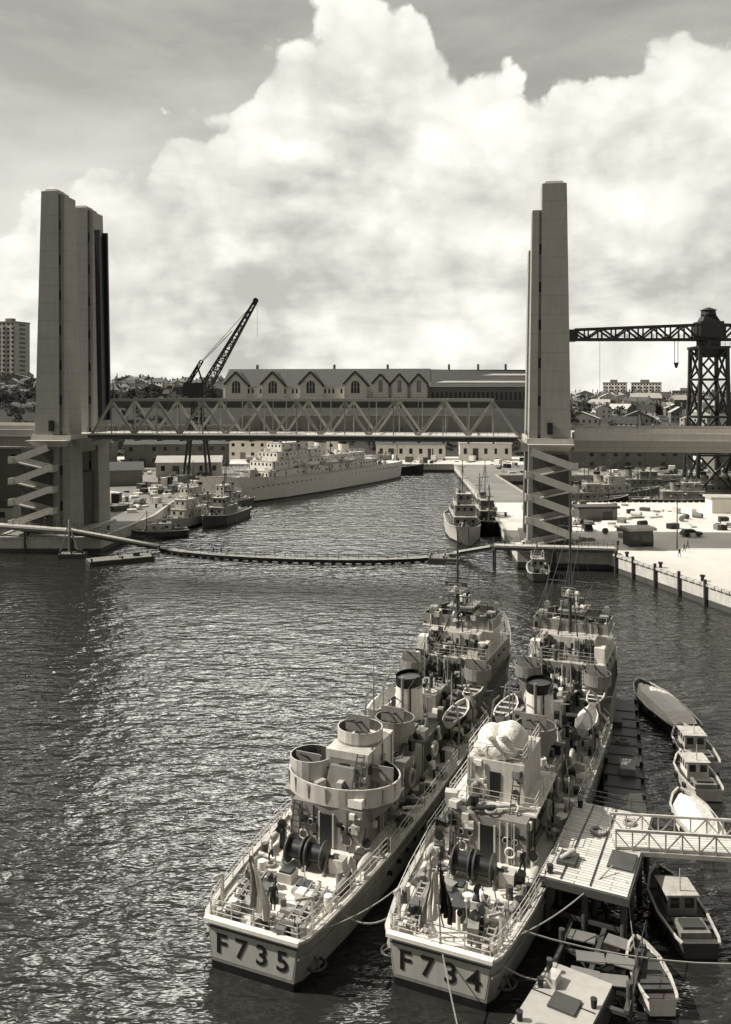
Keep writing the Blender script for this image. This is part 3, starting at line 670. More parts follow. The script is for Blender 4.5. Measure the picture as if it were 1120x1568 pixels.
    # ---- bridge
    g_=MB('bridge_superstructure',[GREY],e)
    g_.box(-3.2,3.2,36.1,46.5,4.6,7.2,GREY); g_.box(-2.5,2.5,37.2,45.2,7.3,9.3,LGREY)
    g_.box(-3.5,3.5,36.1,44.5,7.22,7.32,DECK); g_.box(-3.5,3.5,38.5,43.5,9.32,9.45,DECK)
    o_=[(-3.5,38.6),(3.5,38.6),(3.5,41.8),(2.3,43.8),(-2.3,43.8),(-3.5,41.8)]
    g_.wallring(o_,9.45,10.5,GREY,.1)
    g_.rail([(-3.4,44,7.32),(-3.4,36.2,7.32),(3.4,36.2,7.32),(3.4,44,7.32)],1,1.2,.045,LGREY)
    g_.box(-1.1,1.1,39.5,42.3,9.45,11.1,LGREY); g_.box(-1.15,1.15,39.45,42.35,10.5,10.85,GLASS); g_.box(-1.3,1.3,39.3,42.5,11.1,11.22,GREY)
    for x in (-2.6,-1.6,-.6,.6,1.6,2.6): 
        g_.box(x-.28,x+.28,36.02,36.14,5.4,6.7,BLACK if abs(x)<1 else DGREY)
        g_.box(x*.85-.22,x*.85+.22,37.12,37.22,8.0,8.8,GLASS)
    wallfit(g_,-3.1,3.1,36.1,5.0,7.1,26,r); wallfit(g_,-2.4,2.4,37.2,7.4,9.2,20,r); wallfit(g_,-3.3,3.3,38.6,9.5,10.4,12,r)
    for sg in (-1,1):
        g_.cbox(sg*2.95,37.3,7.32,.9,1.1,1.4,WHITE); g_.cbox(sg*2.9,40.2,9.45,.8,.8,1.4,GREY)
        g_.cyl((sg*2.9,42.2,9.45),(sg*2.9,42.2,10.9),.1,None,8,GREY); g_.cyl((sg*2.9,41.9,11.0),(sg*2.9,42.4,11.0),.3,None,12,GREY)
        rg=circ(sg*3.1,34.6,1.2,1.2,18); g_.cyl((sg*3.0,34.6,2.7),(sg*3.0,34.6,6.2),.6,1,10,GREY); g_.prism(rg,6.2,6.33,GREY,DECK); g_.wallring(rg,6.33,7.2,GREY,.07); gun(g_,sg*3.1,34.6,6.2,tw=False,L=1.9,el=.6)
        ladder(g_,(sg*1.8,34.9,5.0),(sg*1.8,36.1,7.3),.5); ladder(g_,(sg*1.9,36.2,7.3),(sg*1.9,37.2,9.4),.5)
        for y in (38,40,42,44): g_.cyl((sg*3.15,y,6.2),(sg*3.28,y,6.2),.17,None,10,BLACK)
    clutter(g_,-3.3,3.3,36.2,37.1,7.32,18,r); clutter(g_,-3.3,3.3,38.8,39.6,9.45,18,r); clutter(g_,-1.0,1.0,39.6,42,11.22,12,r); clutter(g_,-3.2,3.2,40,43,9.45,20,r)
    g_.rail([(-3.3,38.8,10.5),(3.3,38.8,10.5)],.5,1.5,.045,LGREY,rows=(1,))
    g_.cyl((0,49,4.8),(0,49,5.5),1.2,1.2,16,GREY); g_.frus((-1.1,1.1,47.9,50.1),(-.7,.7,48.2,49.7),5.5,7.0,GREY); g_.cyl((0,49.7,6.4),(0,53,7.0),.14,.09,10,GREY)
    g_.rail([(-3.2,47,5.0),(-2.2,51,5.2),(-1.1,54.5,5.4),(0,56.9,5.6),(1.1,54.5,5.4),(2.2,51,5.2),(3.2,47,5.0)],1,1.4,.045,LGREY)
    clutter(g_,-1.1,1.1,51.5,54,5.1,8,r); g_.done()
    # ---- mast
    q=MB('mast',[DGREY],e); y=38.6; zt_=mastz
    q.cyl((0,y,9.4),(0,y,zt_),.17,.07,10,DGREY)
    for sg in (-1,1): q.cyl((sg*.9,y-1.3,9.4),(0,y,zt_-6),.07,.05,8,DGREY)
    for k,z in enumerate((12.4,14.2,zt_-3.2)):
        wd_=(1.3,2.1,1.1)[k]; q.bar((-wd_,y,z),(wd_,y,z),.09,.09,DGREY)
        for sg in (-1,1): q.bar((sg*wd_,y,z-.3),(sg*wd_,y,z+.5),.05,.05,DGREY); q.bar((sg*wd_*.5,y,z),(sg*wd_*.5,y,z+.45),.05,.05,DGREY)
    q.box(-.6,.6,y-.9,y+.4,12.9,13.0,GREY); q.rail([(-.6,y-.9,13),(.6,y-.9,13)],.8,.6,.04,LGREY)
    q.bar((-1.1,y-.5,13.7),(1.1,y-.5,13.7),.1,.4,DGREY); q.ell((0,y-.6,13.3),(.3,.3,.3),LGREY)
    for z in range(10,int(zt_)-1): q.bar((-.22,y-.2,z),(.22,y-.2,z),.04,.04,DGREY)
    for sg in (-1,1):
        q.line([(sg*2.1,y,14.2),(sg*2.3,37,9.5)],.03,DGREY); q.line([(0,y,zt_-3),(sg*4.2,32,2.8)],.03,DGREY); q.line([(sg*1.1,y,zt_-3.2),(sg*1.0,FY,8.8)],.03,DGREY); q.line([(sg*2.1,y,14.2),(sg*1.3,16,8.1)],.025,DGREY); q.line([(sg*1.6,y,14.2),(sg*1.8,37,9.5)],.025,DGREY)
    q.line([(0,y,zt_-.5),(0,56.8,6.6)],.03,DGREY)
    q.cyl((-1.4,20.8,5.3),(-1.4,20.8,10.8),.07,.04,8,GREY); q.bar((-2.1,20.8,9.6),(-.7,20.8,9.6),.05,.05,GREY)
    q.done()
    return e
HD=math.radians(23)
f735=frigate('5',(-6.2,46.3,0),HD,18.8,0,11)
f734=frigate('4',(3.9,44.9,0),math.radians(23.6),22.6,1,23)
# ------------------------------------------------------------------ jetty on the right
jt=empty('timber_jetty',(0,0,0))
U=Vector((4.6,9.4,0)).normalized(); AJ=math.atan2(U.y,U.x)-math.pi/2
jp=MB('upper_platform',[WOOD],jt,(10.3,50.2,0),AJ)
jp.box(0,5.0,0,10.2,3.3,3.5,WOOD)
jp.box(-.12,5.12,-.12,0,3.0,3.45,WOODD); jp.box(-.12,-.01,0,10.2,3.0,3.45,WOODD); jp.box(5.01,5.12,0,10.2,3.0,3.45,WOODD)
for y in (.6,3.4,6.6,9.8):
    for x in (.3,2.5,4.7): jp.cyl((x,y,-1),(x,y,3.3),.2,None,8,WOODD)
    jp.bar((.3,y,1.2),(4.7,y,1.2),.2,.25,WOODD)
jp.rail([(0.1,10.1,3.5),(4.9,10.1,3.5)],1,1.2,.05,DGREY)
jp.box(.6,1.7,1.6,3.0,3.5,3.75,DGREY); jp.cyl((.8,1.9,3.75),(1.5,2.6,4.1),.15,None,8,LGREY); jp.box(3.4,4.9,2.6,4.6,3.5,3.62,DGREY)
jp.cyl((.5,.5,3.5),(.5,.5,4.0),.15,.2,8,BLACK);jp.cyl((.4,9.4,3.5),(.4,9.4,4.0),.15,.2,8,BLACK);jp.torus((2.2,6.5,3.6),.45,.1,ROPE);jp.torus((3.8,8.5,3.6),.35,.1,ROPE)
jp.line([(1.2,0.1,3.56),(1.2,10,3.56)],.05,BLACK);jp.line([(2.9,0.1,3.56),(2.7,10,3.56)],.05,BLACK)
jp.done()
lo=MB('lower_platform',[WOODD],jt,(10.3,45.0,0),AJ)
for y in (-1,.8,2.6,4.4):
    lo.bar((-.6,y,.9),(3.8,y,.9),.25,.2,WOODD)
for x in (-.5,1.4,3.6): lo.bar((x,-1.2,1.1),(x,5.0,1.1),.25,.2,WOODD)
for x,y in ((-.5,-.2),(3.6,-.2),(-.5,2.6),(3.6,2.6)): lo.cyl((x,y,-1),(x,y,2.0),.17,None,8,WOODD)
for i,(x,y,rz) in enumerate(((.4,3.6,.1),(2.4,4.0,-.1),(1.2,2.0,.25),(2.7,2.4,0),(1.2,.5,.1),(2.7,.7,.3))): lo.cbox(x,y,1.22,1.5,.9,.06,WALLG,rz)
lo.bar((-.4,0,.2),(3.6,3,1.0),.12);lo.bar((3.6,0,.2),(-.4,3,1.0),.12)
lo.rail([(3.7,-1,1.3),(3.7,5,1.3)],1,1.5,.05,DGREY,rows=(1,))
lo.done()
po=MB('floating_stage',[WOODD],jt,(9.9,46.0,0),math.atan2(5.0,3.2)-math.pi/2)
po.box(0,3.6,-16,0,-.4,1.1,WOODD)
for i in range(2): po.box(.1,3.5,-15.9+i*8.0,-8.1+i*8.0+.1*i,1.11,1.3,ROOFL)
for y in (-2.2,-5,-8.5,-12): po.cyl((.4,y,1.3),(.4,y,1.75),.14,.18,8,BLACK); po.cyl((3.2,y,1.3),(3.2,y,1.75),.14,.18,8,BLACK)
po.box(1.2,2.6,-3.4,-2.2,1.3,1.42,WOODD); po.torus((1.6,-5.2,1.38),.45,.08,ROPE); po.cbox(.9,-1.6,1.3,.5,.9,.5,LGREY)
for y in (-2.6,-5.4,-8.2): po.box(.1,3.4,y-.03,y+.03,1.302,1.33,BLACK)
po.done()
gw=MB('access_gangway',[LGREY],jt,(15.7,54.0,3.5),math.radians(-7))
gw.box(0,40,-1.0,1.0,0,.2,WOOD)
for yy in (-1.05,1.05):
    gw.box(0,40,yy-.08,yy+.08,-.25,.02,LGREY); gw.box(0,40,yy-.07,yy+.07,1.2,1.34,LGREY)
    for i in range(40):
        gw.bar((i+.05,yy,0),(i+.05,yy,1.25),.08,.08,LGREY); gw.bar((i,yy,.05 if i%2 else 1.2),(i+1,yy,1.2 if i%2 else .05),.07,.07,LGREY)
for x in (12,26,38): gw.cyl((x,-.8,-4.5),(x,-.8,0),.2); gw.cyl((x,.8,-4.5),(x,.8,0),.2)
gw.done()
bg_=MB('camel_barge',[WOODD],None,(19.0,62.0,0),-math.radians(16))
bg_.box(-1.6,1.6,-2,25,-.4,.9,WOODD); bg_.box(-1.5,1.5,-1.9,24.9,.91,1.0,DGREY)
for i in range(9): bg_.cyl((-1.4,i*3,1),(-1.4,i*3,1.5),.13,.16,8,BLACK); bg_.cyl((1.4,i*3,1),(1.4,i*3,1.5),.13,.16,8,BLACK)
for i in range(12): bg_.box(-1.45,1.45,i*2.1-1.5,i*2.1-1.3,1.0,1.05,WOODD)
bg_.cbox(.3,8,1,1.2,2,.6,GREY); bg_.torus((0,14,1.15),.5,.1,ROPE); bg_.cbox(-.4,18,1,.8,1.4,.5,DGREY); bg_.done()
def launch(x,y,hd,L,B,m,cab,cover=None,name='harbour_launch'):
    p=MB(name,[m],None,(x,y,0),-hd)
    st=[(-.5*L,.36*B,.3*B,.8),(-.42*L,.42*B,.36*B,.8),(-.1*L,.5*B,.45*B,.8),(.2*L,.46*B,.36*B,.9),(.4*L,.25*B,.14*B,1.1),(.5*L,.03*B,.02*B,1.25)]
    hull(p,st,m,BLACK,WOODD,.2,.15)
    for sg in (1,-1):
        for a,b in zip(st[:-1],st[1:]): p.bar((sg*a[1],a[0],a[3]+.22),(sg*b[1],b[0],b[3]+.22),.14,.12,LGREY)
    if cab:
        p.box(-.3*B,.3*B,-.1*L,.16*L,.8,2.0,cab); p.box(-.34*B,.34*B,-.12*L,.18*L,2.0,2.1,LGREY)
        for i in range(3): 
            yy=-.08*L+i*.085*L
            for sg in (-1,1): p.box(sg*.3*B-.03,sg*.3*B+.03,yy,yy+.05*L,1.4,1.9,GLASS)
        for x_ in (-.15,.15): p.box(x_*B-.09*B,x_*B+.09*B,-.1*L-.04,-.1*L+.02,1.3,1.85,GLASS)
        p.cyl((0,-.05*L,2.1),(0,-.05*L,3.4),.05,.03,8,LGREY)
        p.box(-.3*B,.3*B,-.4*L,-.2*L,.82,1.15,GREY); p.box(-.22*B,.22*B,-.36*L,-.24*L,1.15,1.3,DGREY); p.torus((.1*B,.3*L,1.1),.25,.08,ROPE)
    if cover:
        R=[]
        for t,w_,hh in ((-.46,.3,.9),(-.3,.44,1.5),(0,.47,1.7),(.22,.38,1.5),(.42,.1,1.2)):
            R.append([(B*w_*c,L*t,1.0+(hh-.9)*s_) for c,s_ in ((-1,0),(-.72,.7),(0,1),(.72,.7),(1,0))])
        for a,b in zip(R[:-1],R[1:]):
            for i in range(4): p.face([a[i],b[i],b[i+1],a[i+1]],cover,False)
        p.face(R[0],cover)
    else:
        for t in (-.3,-.2,.27): p.bar((-B*.4,L*t,1.0),(B*.4,L*t,1.0),.3,.07,WOODD)
    for sg in (1,-1):
        for t in (-.25,.05): p.torus((sg*B*.5,L*t,.6),.22,.09,BLACK,'x',10,5)
    p.cyl((0,.36*L,1.1),(0,.36*L,1.6),.08,.08,8,BLACK); return p.done()
launch(29.6,85,math.radians(-4),12,3.8,DGREY,None,CANVAS)
launch(28.9,75,math.radians(4),7.5,3.0,LGREY,LGREY)
launch(27.0,69.5,math.radians(3),6.5,2.9,LGREY,WALLW)
launch(24.2,62.5,math.radians(2),6.5,2.9,WHITE,None,CANVAS,'canvas_covered_boat')
launch(18.9,51.4,math.radians(0),7.2,2.9,DGREY,GREY)
launch(15.2,45.6,math.radians(0),4.4,2.0,WHITE,None,None,'rowing_boat')
ml=MB('mooring_lines',[ROPE])
bpy.context.view_layer.update()
def S(e,x,y,z): return e.matrix_basis@Vector((x,y,z))
ml.rope(S(f735,3.4,3.5,2.8),S(f734,-3.2,1.5,2.8),.035,.7); ml.rope(S(f735,3.3,1.2,2.8),S(f734,-3.5,6,2.8),.03,.5)
ml.rope(S(f734,3.3,2,2.8),(14.7,50.5,3.9),.03,.5); ml.rope(S(f734,3.6,5,2.8),(11.0,51,3.9),.03,.3); ml.rope(S(f734,2.6,.4,2.8),(9.9,44.0,1.6),.03,.5)
ml.rope(S(f734,3.4,3,2.8),(27,44,3.2),.03,1.3); ml.rope(S(f734,0,.2,2.8),(5.2,36.5,.1),.03,.6); ml.rope(S(f735,-3,1,2.8),S(f735,-3.9,10,2.6),.02,.3)
ml.rope((15.2,49.4,3.6),(14.9,47,1.2),.02,.3); ml.rope((20.6,56,2.5),(24,60,1),.02,.3)
ml.done()
# ------------------------------------------------------------------ other vessels
def vessel(name,x,y,hd,L,B,fb_,hm,sm,levels,mast,fun,seed,big=False):
    r=random.Random(seed); e=empty(name,(x,y,0),-hd)
    h=MB('hull',[hm],e); f=fb_
    st=[(-.5*L,.3*B,.22*B,f),(-.46*L,.4*B,.34*B,f),(-.3*L,.48*B,.46*B,f),(0,.5*B,.49*B,f),(.2*L,.46*B,.42*B,f*1.08),(.36*L,.3*B,.2*B,f*1.25),(.46*L,.12*B,.06*B,f*1.4),(.5*L,.01*B,.01*B,f*1.5)]
    hull(h,st,hm,BLACK,DECKD if not big else DECK,.25,.35)
    for sg in (1,-1):
        for a,b in zip(st[:-1],st[1:]): h.bar((sg*a[1],a[0],a[3]+.3),(sg*b[1],b[0],b[3]+.3),.2,.18,LGREY)
    if big:
        k=int(L/3)
        for i in range(k):
            yy=-.42*L+i*.8*L/k
            for sg in (1,-1): h.cyl((sg*.45*B-.1,yy,f-1.2),(sg*.495*B+.05,yy,f-1.2),.17,None,8,BLACK)
    h.done()
    s_=MB('superstructure',[sm],e)
    z=f
    for (y0,y1,w_,hh) in levels:
        s_.box(-w_*B/2,w_*B/2,y0*L,y1*L,z,z+hh,sm)
        s_.box(-w_*B/2-.12,w_*B/2+.12,y0*L-.12,y1*L+.12,z+hh,z+hh+.1,LGREY)
        k=max(2,int((y1-y0)*L/1.9))
        for i in range(k):
            if r.random()<.25: continue
            yy=y0*L+(i+.5)*(y1-y0)*L/k
            for sg in (-1,1): s_.box(sg*w_*B/2-.03,sg*w_*B/2+.03,yy-.22,yy+.22,z+hh*.5,z+hh*.75,GLASS)
        k=max(2,int(w_*B/1.3))
        for i in range(k):
            xx=-w_*B/2+(i+.5)*w_*B/k
            for yy in (y0*L,y1*L): s_.box(xx-.28,xx+.28,yy-.03,yy+.03,z+hh*.5,z+hh*.8,GLASS)
        for sg in (-1,1): wallfit(s_,y0*L+.3,y1*L-.3,sg*w_*B/2,z+.1,z+hh-.1,int((y1-y0)*L*.8),r,'x')
        s_.rail([(-w_*B/2,y0*L,z+hh+.1),(w_*B/2,y0*L,z+hh+.1),(w_*B/2,y1*L,z+hh+.1),(-w_*B/2,y1*L,z+hh+.1),(-w_*B/2,y0*L,z+hh+.1)],.9,2,.05,LGREY)
        clutter(s_,-w_*B*.45,w_*B*.45,y0*L+.3,y1*L-.3,z+hh+.1,int((y1-y0)*L*(2.2 if big else 1.4)),r)
        z+=hh+.1
    clutter(s_,-.3*B,.3*B,-.42*L,levels[0][0]*L-.5,f,int(L*.9),r); clutter(s_,-.25*B,.25*B,levels[0][1]*L+.5,.33*L,f*1.1,int(L*.4),r)
    s_.rail([(-.46*B,-.3*L,f+.2),(-.48*B,0,f+.2),(-.45*B,.2*L,f*1.08+.2)],.9,2,.05,LGREY); s_.rail([(.46*B,-.3*L,f+.2),(.48*B,0,f+.2),(.45*B,.2*L,f*1.08+.2)],.9,2,.05,LGREY)
    for (fy,fr,fh) in fun:
        zz=f+levels[0][3]*.9; s_.cyl((0,fy*L,zz),(0,fy*L-.2,zz+fh*.8),fr,fr*.95,14,sm); s_.cyl((0,fy*L-.2,zz+fh*.8),(0,fy*L-.25,zz+fh),fr*.96,fr*.94,14,BLACK)
    for (my,mz) in mast:
        s_.cyl((0,my*L,f),(0,my*L,mz),.22 if big else .14,.08,8,DGREY); s_.bar((-B*.18,my*L,mz*.75),(B*.18,my*L,mz*.75),.12,.12,DGREY); s_.bar((-B*.1,my*L,mz*.9),(B*.1,my*L,mz*.9),.09,.09,DGREY)
        s_.cyl((0,my*L,f+1),(0,my*L-L*.15,f+mz*.35),.12,.08,6,DGREY)
        for sg in (-1,1): s_.line([(0,my*L,mz*.9),(sg*B*.4,my*L-2,f)],.05,DGREY)
        s_.line([(0,my*L,mz*.95),(0,.48*L,f*1.45)],.045,DGREY); s_.line([(0,my*L,mz*.95),(0,-.45*L,f+1)],.045,DGREY)
    if big:
        for yy in (-.34,.3):
            s_.cyl((0,yy*L,f),(0,yy*L,f+1.2),2,2,16,GREY); s_.frus((-2,2,yy*L-2.4,yy*L+2.2),(-1.5,1.5,yy*L-1.6,yy*L+1.6),f+1.2,f+3.4,GREY)
            for dx in (-.6,.6): s_.cyl((dx,yy*L,f+2.6),(dx,yy*L+(6 if yy>0 else -6),f+3.4),.18,.12,8,DGREY)
        for sg in (-1,1):
            for yy in (-.12,-.02,.08): smallboat(s_,sg*B*.44,yy*L,f+2.8,7,2.2,WHITE,CANVAS)
    s_.done(); return e
cd=math.atan2(45,73)
vessel('moored_cruiser',-17.6,281,math.pi+cd,108,13.5,5.8,WHITE,WHITE,[(-.3,.28,.8,2.8),(-.24,.25,.64,2.6),(.0,.22,.54,2.6),(.06,.19,.42,2.4)],[(-.1,23),(.07,28)],[(-.04,2.1,9.0),(-.17,1.8,7.5)],5,True)
vessel('patrol_boat',-43,207,math.radians(200),26,6.2,2.0,LGREY,LGREY,[(-.2,.2,.6,2.2),(-.02,.16,.5,2.1)],[(.02,12)],[(-.1,.8,3)],6)
vessel('harbour_tug',-35,211,math.radians(195),24,6.2,2.0,DGREY,GREY,[(-.15,.22,.6,2.2),(.02,.18,.45,2.1)],[(.0,13)],[(-.06,.9,3.6)],8)
vessel('harbour_tug',-46,228,math.radians(210),24,6.2,2.2,GREY,LGREY,[(-.2,.2,.6,2.4),(0,.16,.45,2.2)],[(.02,14)],[(-.08,.8,3.6)],9)
vessel('service_barge',-46,189,math.radians(250),13,4.6,1.2,DGREY,WALLW,[(-.2,.2,.6,1.8)],[(.2,6)],[],10)
vessel('harbour_tug',-38,233,math.radians(205),22,6,2.2,DGREY,LGREY,[(-.2,.2,.6,2.4),(0,.16,.45,2.2)],[(.02,15)],[(-.08,.8,3)],12)
vessel('minesweeper',22.0,193,math.radians(182),34,7.6,2.6,LGREY,GREY,[(-.2,.26,.66,2.4),(0,.22,.56,2.3),(.06,.18,.4,2.2)],[(.02,17),(-.2,12)],[(-.08,1,3.6)],13)
vessel('moored_trawler',29-.5,203,math.radians(180),30,6.0,2.2,BLACK,DGREY,[(-.2,.2,.6,2.4),(0,.16,.5,2.2)],[(.02,16),(.25,11),(-.3,12)],[(-.1,.9,3.6)],14)
vessel('work_boat',30.0,148,math.radians(8),10,3.8,1.3,DGREY,GREY,[(-.1,.2,.55,1.9)],[(.2,6)],[],15)
vessel('moored_trawler',10,336,math.radians(90),26,6,2.6,BLACK,LGREY,[(-.3,.1,.6,2.6),(-.2,0,.5,2.2)],[(.1,14)],[(-.15,1,4)],16)
vessel('moored_trawler',60,233,math.radians(80),26,6.2,2.4,BLACK,GREY,[(-.2,.2,.6,2.4),(0,.16,.45,2.2)],[(.05,15),(-.25,12)],[(-.08,.8,3.2)],17)
vessel('moored_trawler',88,236,math.radians(97),28,6.2,2.4,DGREY,GREY,[(-.2,.2,.6,2.4),(0,.16,.45,2.2)],[(.05,16),(-.3,12)],[(-.08,.9,3.4)],18)
vessel('moored_trawler',70,247,math.radians(85),32,7,3,GREY,LGREY,[(-.2,.2,.7,2.6),(0,.16,.55,2.2)],[(.05,18),(-.2,15),(.3,12)],[(-.08,1,4)],19)
vessel('moored_trawler',102,250,math.radians(86),30,7,2.6,DGREY,GREY,[(-.2,.2,.7,2.6),(0,.16,.55,2.2)],[(.05,18),(-.25,14)],[(-.08,1,4)],20)
vessel('moored_trawler',84,262,math.radians(88),34,7.5,3,BLACK,GREY,[(-.2,.2,.7,2.6),(0,.16,.55,2.2)],[(.05,20),(-.25,15)],[(-.08,1.1,4)],21)
# ------------------------------------------------------------------ cranes
c1=empty('jib_crane',(-57,288,gz))
p=MB('portal',[DKSTEEL],c1)
for sx in (-4,4):
    for sy in (-4,4): p.bar((sx,sy,0),(sx*.5,sy*.5,20),.7,.7)
for sx in (-4,4): p.bar((sx,-4,0),(sx*.5,4*.5,20),.3); 
p.box(-3,3,-3,3,20,21.2); p.lattice((0,0,21),(0,0,29),3.5,3,3,.4)
p.done()
p=MB('cab_and_jib',[DKSTEEL],c1)
p.box(-4.5,2.4,-2,2,28,32.5); p.box(-7,-4.2,-1.6,1.6,28.5,31.2,DGREY); p.bar((-3,0,32),(0,0,38),.5); p.bar((2,0,32),(0,0,38),.5)
tip=(20,-2,60); p.lattice((2,0,29.5),tip,3.0,.9,13,.42); p.lattice((-4,0,31),(1.5,0,40),1.2,1.0,4,.25)
p.line([(0,0,38),(12,-1.2,50)],.2); p.line([(1.5,0,40),tip],.15); p.cyl((20,-2.5,60.2),(20,-1.5,60.2),.9,None,12); p.line([(20.5,-2,60),(20.5,-2,48)],.08); p.done()
c2=empty('hammerhead_crane',(101.0,250,0))
p=MB('lattice_tower',[DKSTEEL],c2)
for z0,z1,w0,w1 in ((gz,14,5.4,4.8),(14,25,4.8,4.3),(25,36,4.3,4.0),(36,45,4.0,3.9)):
    c0=[(-w0,-w0),(w0,-w0),(w0,w0),(-w0,w0)];c1_=[(-w1,-w1),(w1,-w1),(w1,w1),(-w1,w1)]
    for i in range(4):
        j=(i+1)%4; a=(*c0[i],z0);b=(*c1_[i],z1);c=(*c0[j],z0);dd=(*c1_[j],z1)
        p.bar(a,b,.95,.95);p.bar(a,dd,.5,.5);p.bar(c,b,.5,.5);p.bar(b,dd,.6,.6)
p.box(-4.6,4.6,-4.6,4.6,45,45.7); p.cyl((0,0,45.7),(0,0,47.4),3.4,3.4,18); p.rail([(-4.5,-4.5,45.7),(4.5,-4.5,45.7)],1,1.5,.1); p.done()
p=MB('hammerhead_jib',[DKSTEEL],c2)
for yy in (-2.2,2.2):
    p.box(-40,26,yy-.3,yy+.3,47.4,48.1); p.bar((-40,yy,50.6),(0,yy,52.2),.6); p.bar((0,yy,52.2),(26,yy,51.4),.6)
    for i in range(17):
        x=-40+i*4; zt_=50.5+1.7*(1-abs(x)/40)
        p.bar((x,yy,48),(x,yy,min(zt_,52)),.4)
        if i<16: p.bar((x,yy,48 if i%2 else zt_),(x+4,yy,zt_ if i%2 else 48),.5)
p.box(-40,26,-1.9,1.9,48.0,48.15); p.rail([(-40,-2.7,48.1),(26,-2.7,48.1)],1.1,2.5,.12)
p.box(-3.4,3.4,-3.0,3.0,48.2,53); p.frus((-2.6,2.6,-2.4,2.4),(-1.6,1.6,-1.5,1.5),53,55); p.cyl((0,0,55),(0,0,56.4),2.2,2.0,14); p.cyl((0,0,56.4),(0,0,57.2),2.5,.5,14)
p.box(14,25,-2.6,2.6,43.5,47.3); p.box(-41.5,-39,-2.4,2.4,47.2,50.6); p.box(-3,4,-2.8,2.8,42.6,45)
p.line([(-10,0,47.4),(-10,0,41)],.14);p.line([(-9,0,47.4),(-9,0,41)],.14);p.cyl((-9.5,0,41),(-9.5,0,39.4),.8,.3,8)
p.line([(-32,0,47.4),(-32,0,30)],.08); p.done()
# ------------------------------------------------------------------ buildings
def gabled(x,y,z,w,d,h,rh,rz=0,wm=WALL,rm=ROOF,name='town_house',fl=2,chim=True,axis='x'):
    p=MB(name,[wm,rm,GLASS],None,(x,y,z),rz)
    p.box(-w/2,w/2,-d/2,d/2,-6,h,wm)
    o=.35
    if axis=='x':
        R=[(-w/2-o,-d/2-o,h-.1),(w/2+o,-d/2-o,h-.1),(w/2+o,0,h+rh),(-w/2-o,0,h+rh),(-w/2-o,d/2+o,h-.1),(w/2+o,d/2+o,h-.1)]
        p.raw(R,[(0,1,2,3),(3,2,5,4)],rm); p.face([(-w/2,-d/2,h),(-w/2,d/2,h),(-w/2,0,h+rh-.15)],wm);p.face([(w/2,-d/2,h),(w/2,d/2,h),(w/2,0,h+rh-.15)],wm)
    else:
        R=[(-w/2-o,-d/2-o,h-.1),(-w/2-o,d/2+o,h-.1),(0,d/2+o,h+rh),(0,-d/2-o,h+rh),(w/2+o,-d/2-o,h-.1),(w/2+o,d/2+o,h-.1)]
        p.raw(R,[(0,1,2,3),(3,2,5,4)],rm); p.face([(-w/2,-d/2,h),(w/2,-d/2,h),(0,-d/2,h+rh-.15)],wm)
    nw=max(2,int(w/2.6))
    for f in range(fl):
        zz=f*h/fl+h/fl*.35
        for i in range(nw):
            xx=-w/2+(i+.5)*w/nw; p.box(xx-.5,xx+.5,-d/2-.03,-d/2+.05,zz,zz+h/fl*.45,GLASS)
        for yy in (-d/4,d/4):
            for sg in (-1,1): p.box(sg*w/2-.03,sg*w/2+.03,yy-.5,yy+.5,zz,zz+h/fl*.45,GLASS)
    if chim:
        for sg in (-1,1): p.box(sg*(w/2-.5)-.35,sg*(w/2-.5)+.35,-.5,.5,h+rh*.3,h+rh+1.1,WALLG)
    return p.done()
hr_=random.Random(3)
k=0
while k<95:
    y=hr_.uniform(470,800); px=hr_.uniform(-30,360); x=(px-560)*y/F
    if 330<px and y<500: continue
    gabled(x,y,terr(x,y)-1.5,hr_.uniform(8,20),hr_.uniform(8,11),hr_.uniform(5,9),hr_.uniform(2,3.5),hr_.uniform(-1.1,.3),hr_.choice([WALL,WALLG,WALL,WALLW,WALLG]),ROOF,'town_house',hr_.choice([2,3]),True,hr_.choice('xxy')); k+=1
k=0
while k<90:
    y=hr_.uniform(400,900); px=hr_.uniform(868,1160); x=(px-560)*y/F
    if y<430 and x<135: continue
    gabled(x,y,terr(x,y),hr_.uniform(9,22),hr_.uniform(8,12),hr_.uniform(4,8),hr_.uniform(2.5,4),hr_.uniform(-1.0,.2),hr_.choice([WALL,WALLG,WALLW,WALLG]),hr_.choice([ROOF,ROOF,ROOFL]),'town_house',2,True,hr_.choice('xy')); k+=1
def apt(x,y,z,w,d,h,fl,cols,rz=0,wm=WALLW,bal=True):
    e=empty('apartment_block',(x,y,z),rz); p=MB('walls',[wm],e); p.box(-w/2,w/2,-d/2,d/2,-4,h); p.box(-w/2-.3,w/2+.3,-d/2-.3,d/2+.3,h,h+.8,WALLG); p.box(-w*.2,w*.1,-2,2,h+.8,h+3.5,WALLG); p.done()
    q=MB('windows',[GLASS],e)
    for f in range(fl):
        zz=f*h/fl
        for i in range(cols):
            xx=-w/2+(i+.5)*w/cols; ww=w/cols*.28
            q.box(xx-ww,xx+ww,-d/2-.04,-d/2+.1,zz+h/fl*.35,zz+h/fl*.8)
            if bal and i%2==0: q.box(xx-ww*1.3,xx+ww*1.3,-d/2-1.1,-d/2-.05,zz+.1,zz+.25+h/fl*.25,wm)
        for sg in (-1,1): q.box(sg*w/2-.04,sg*w/2+.04,-d*.2,d*.2,zz+h/fl*.3,zz+h/fl*.8)
    q.done()
apt((18-560)*620/F,620,terr(-257,620)-1,19,16,46,14,5,-.3,WALL); apt(-335,640,30,18,14,24,8,6,.3)
apt((942-560)*850/F,850,20,22,12,22,7,8,-.4); apt((990-560)*850/F,850,20,28,12,22,7,10,-.4); apt((1050-560)*900/F,900,20,26,12,14,5,8,-.4,WALLG); apt((1100-560)*820/F,820,20,30,12,12,4,8,-.3,WALL)
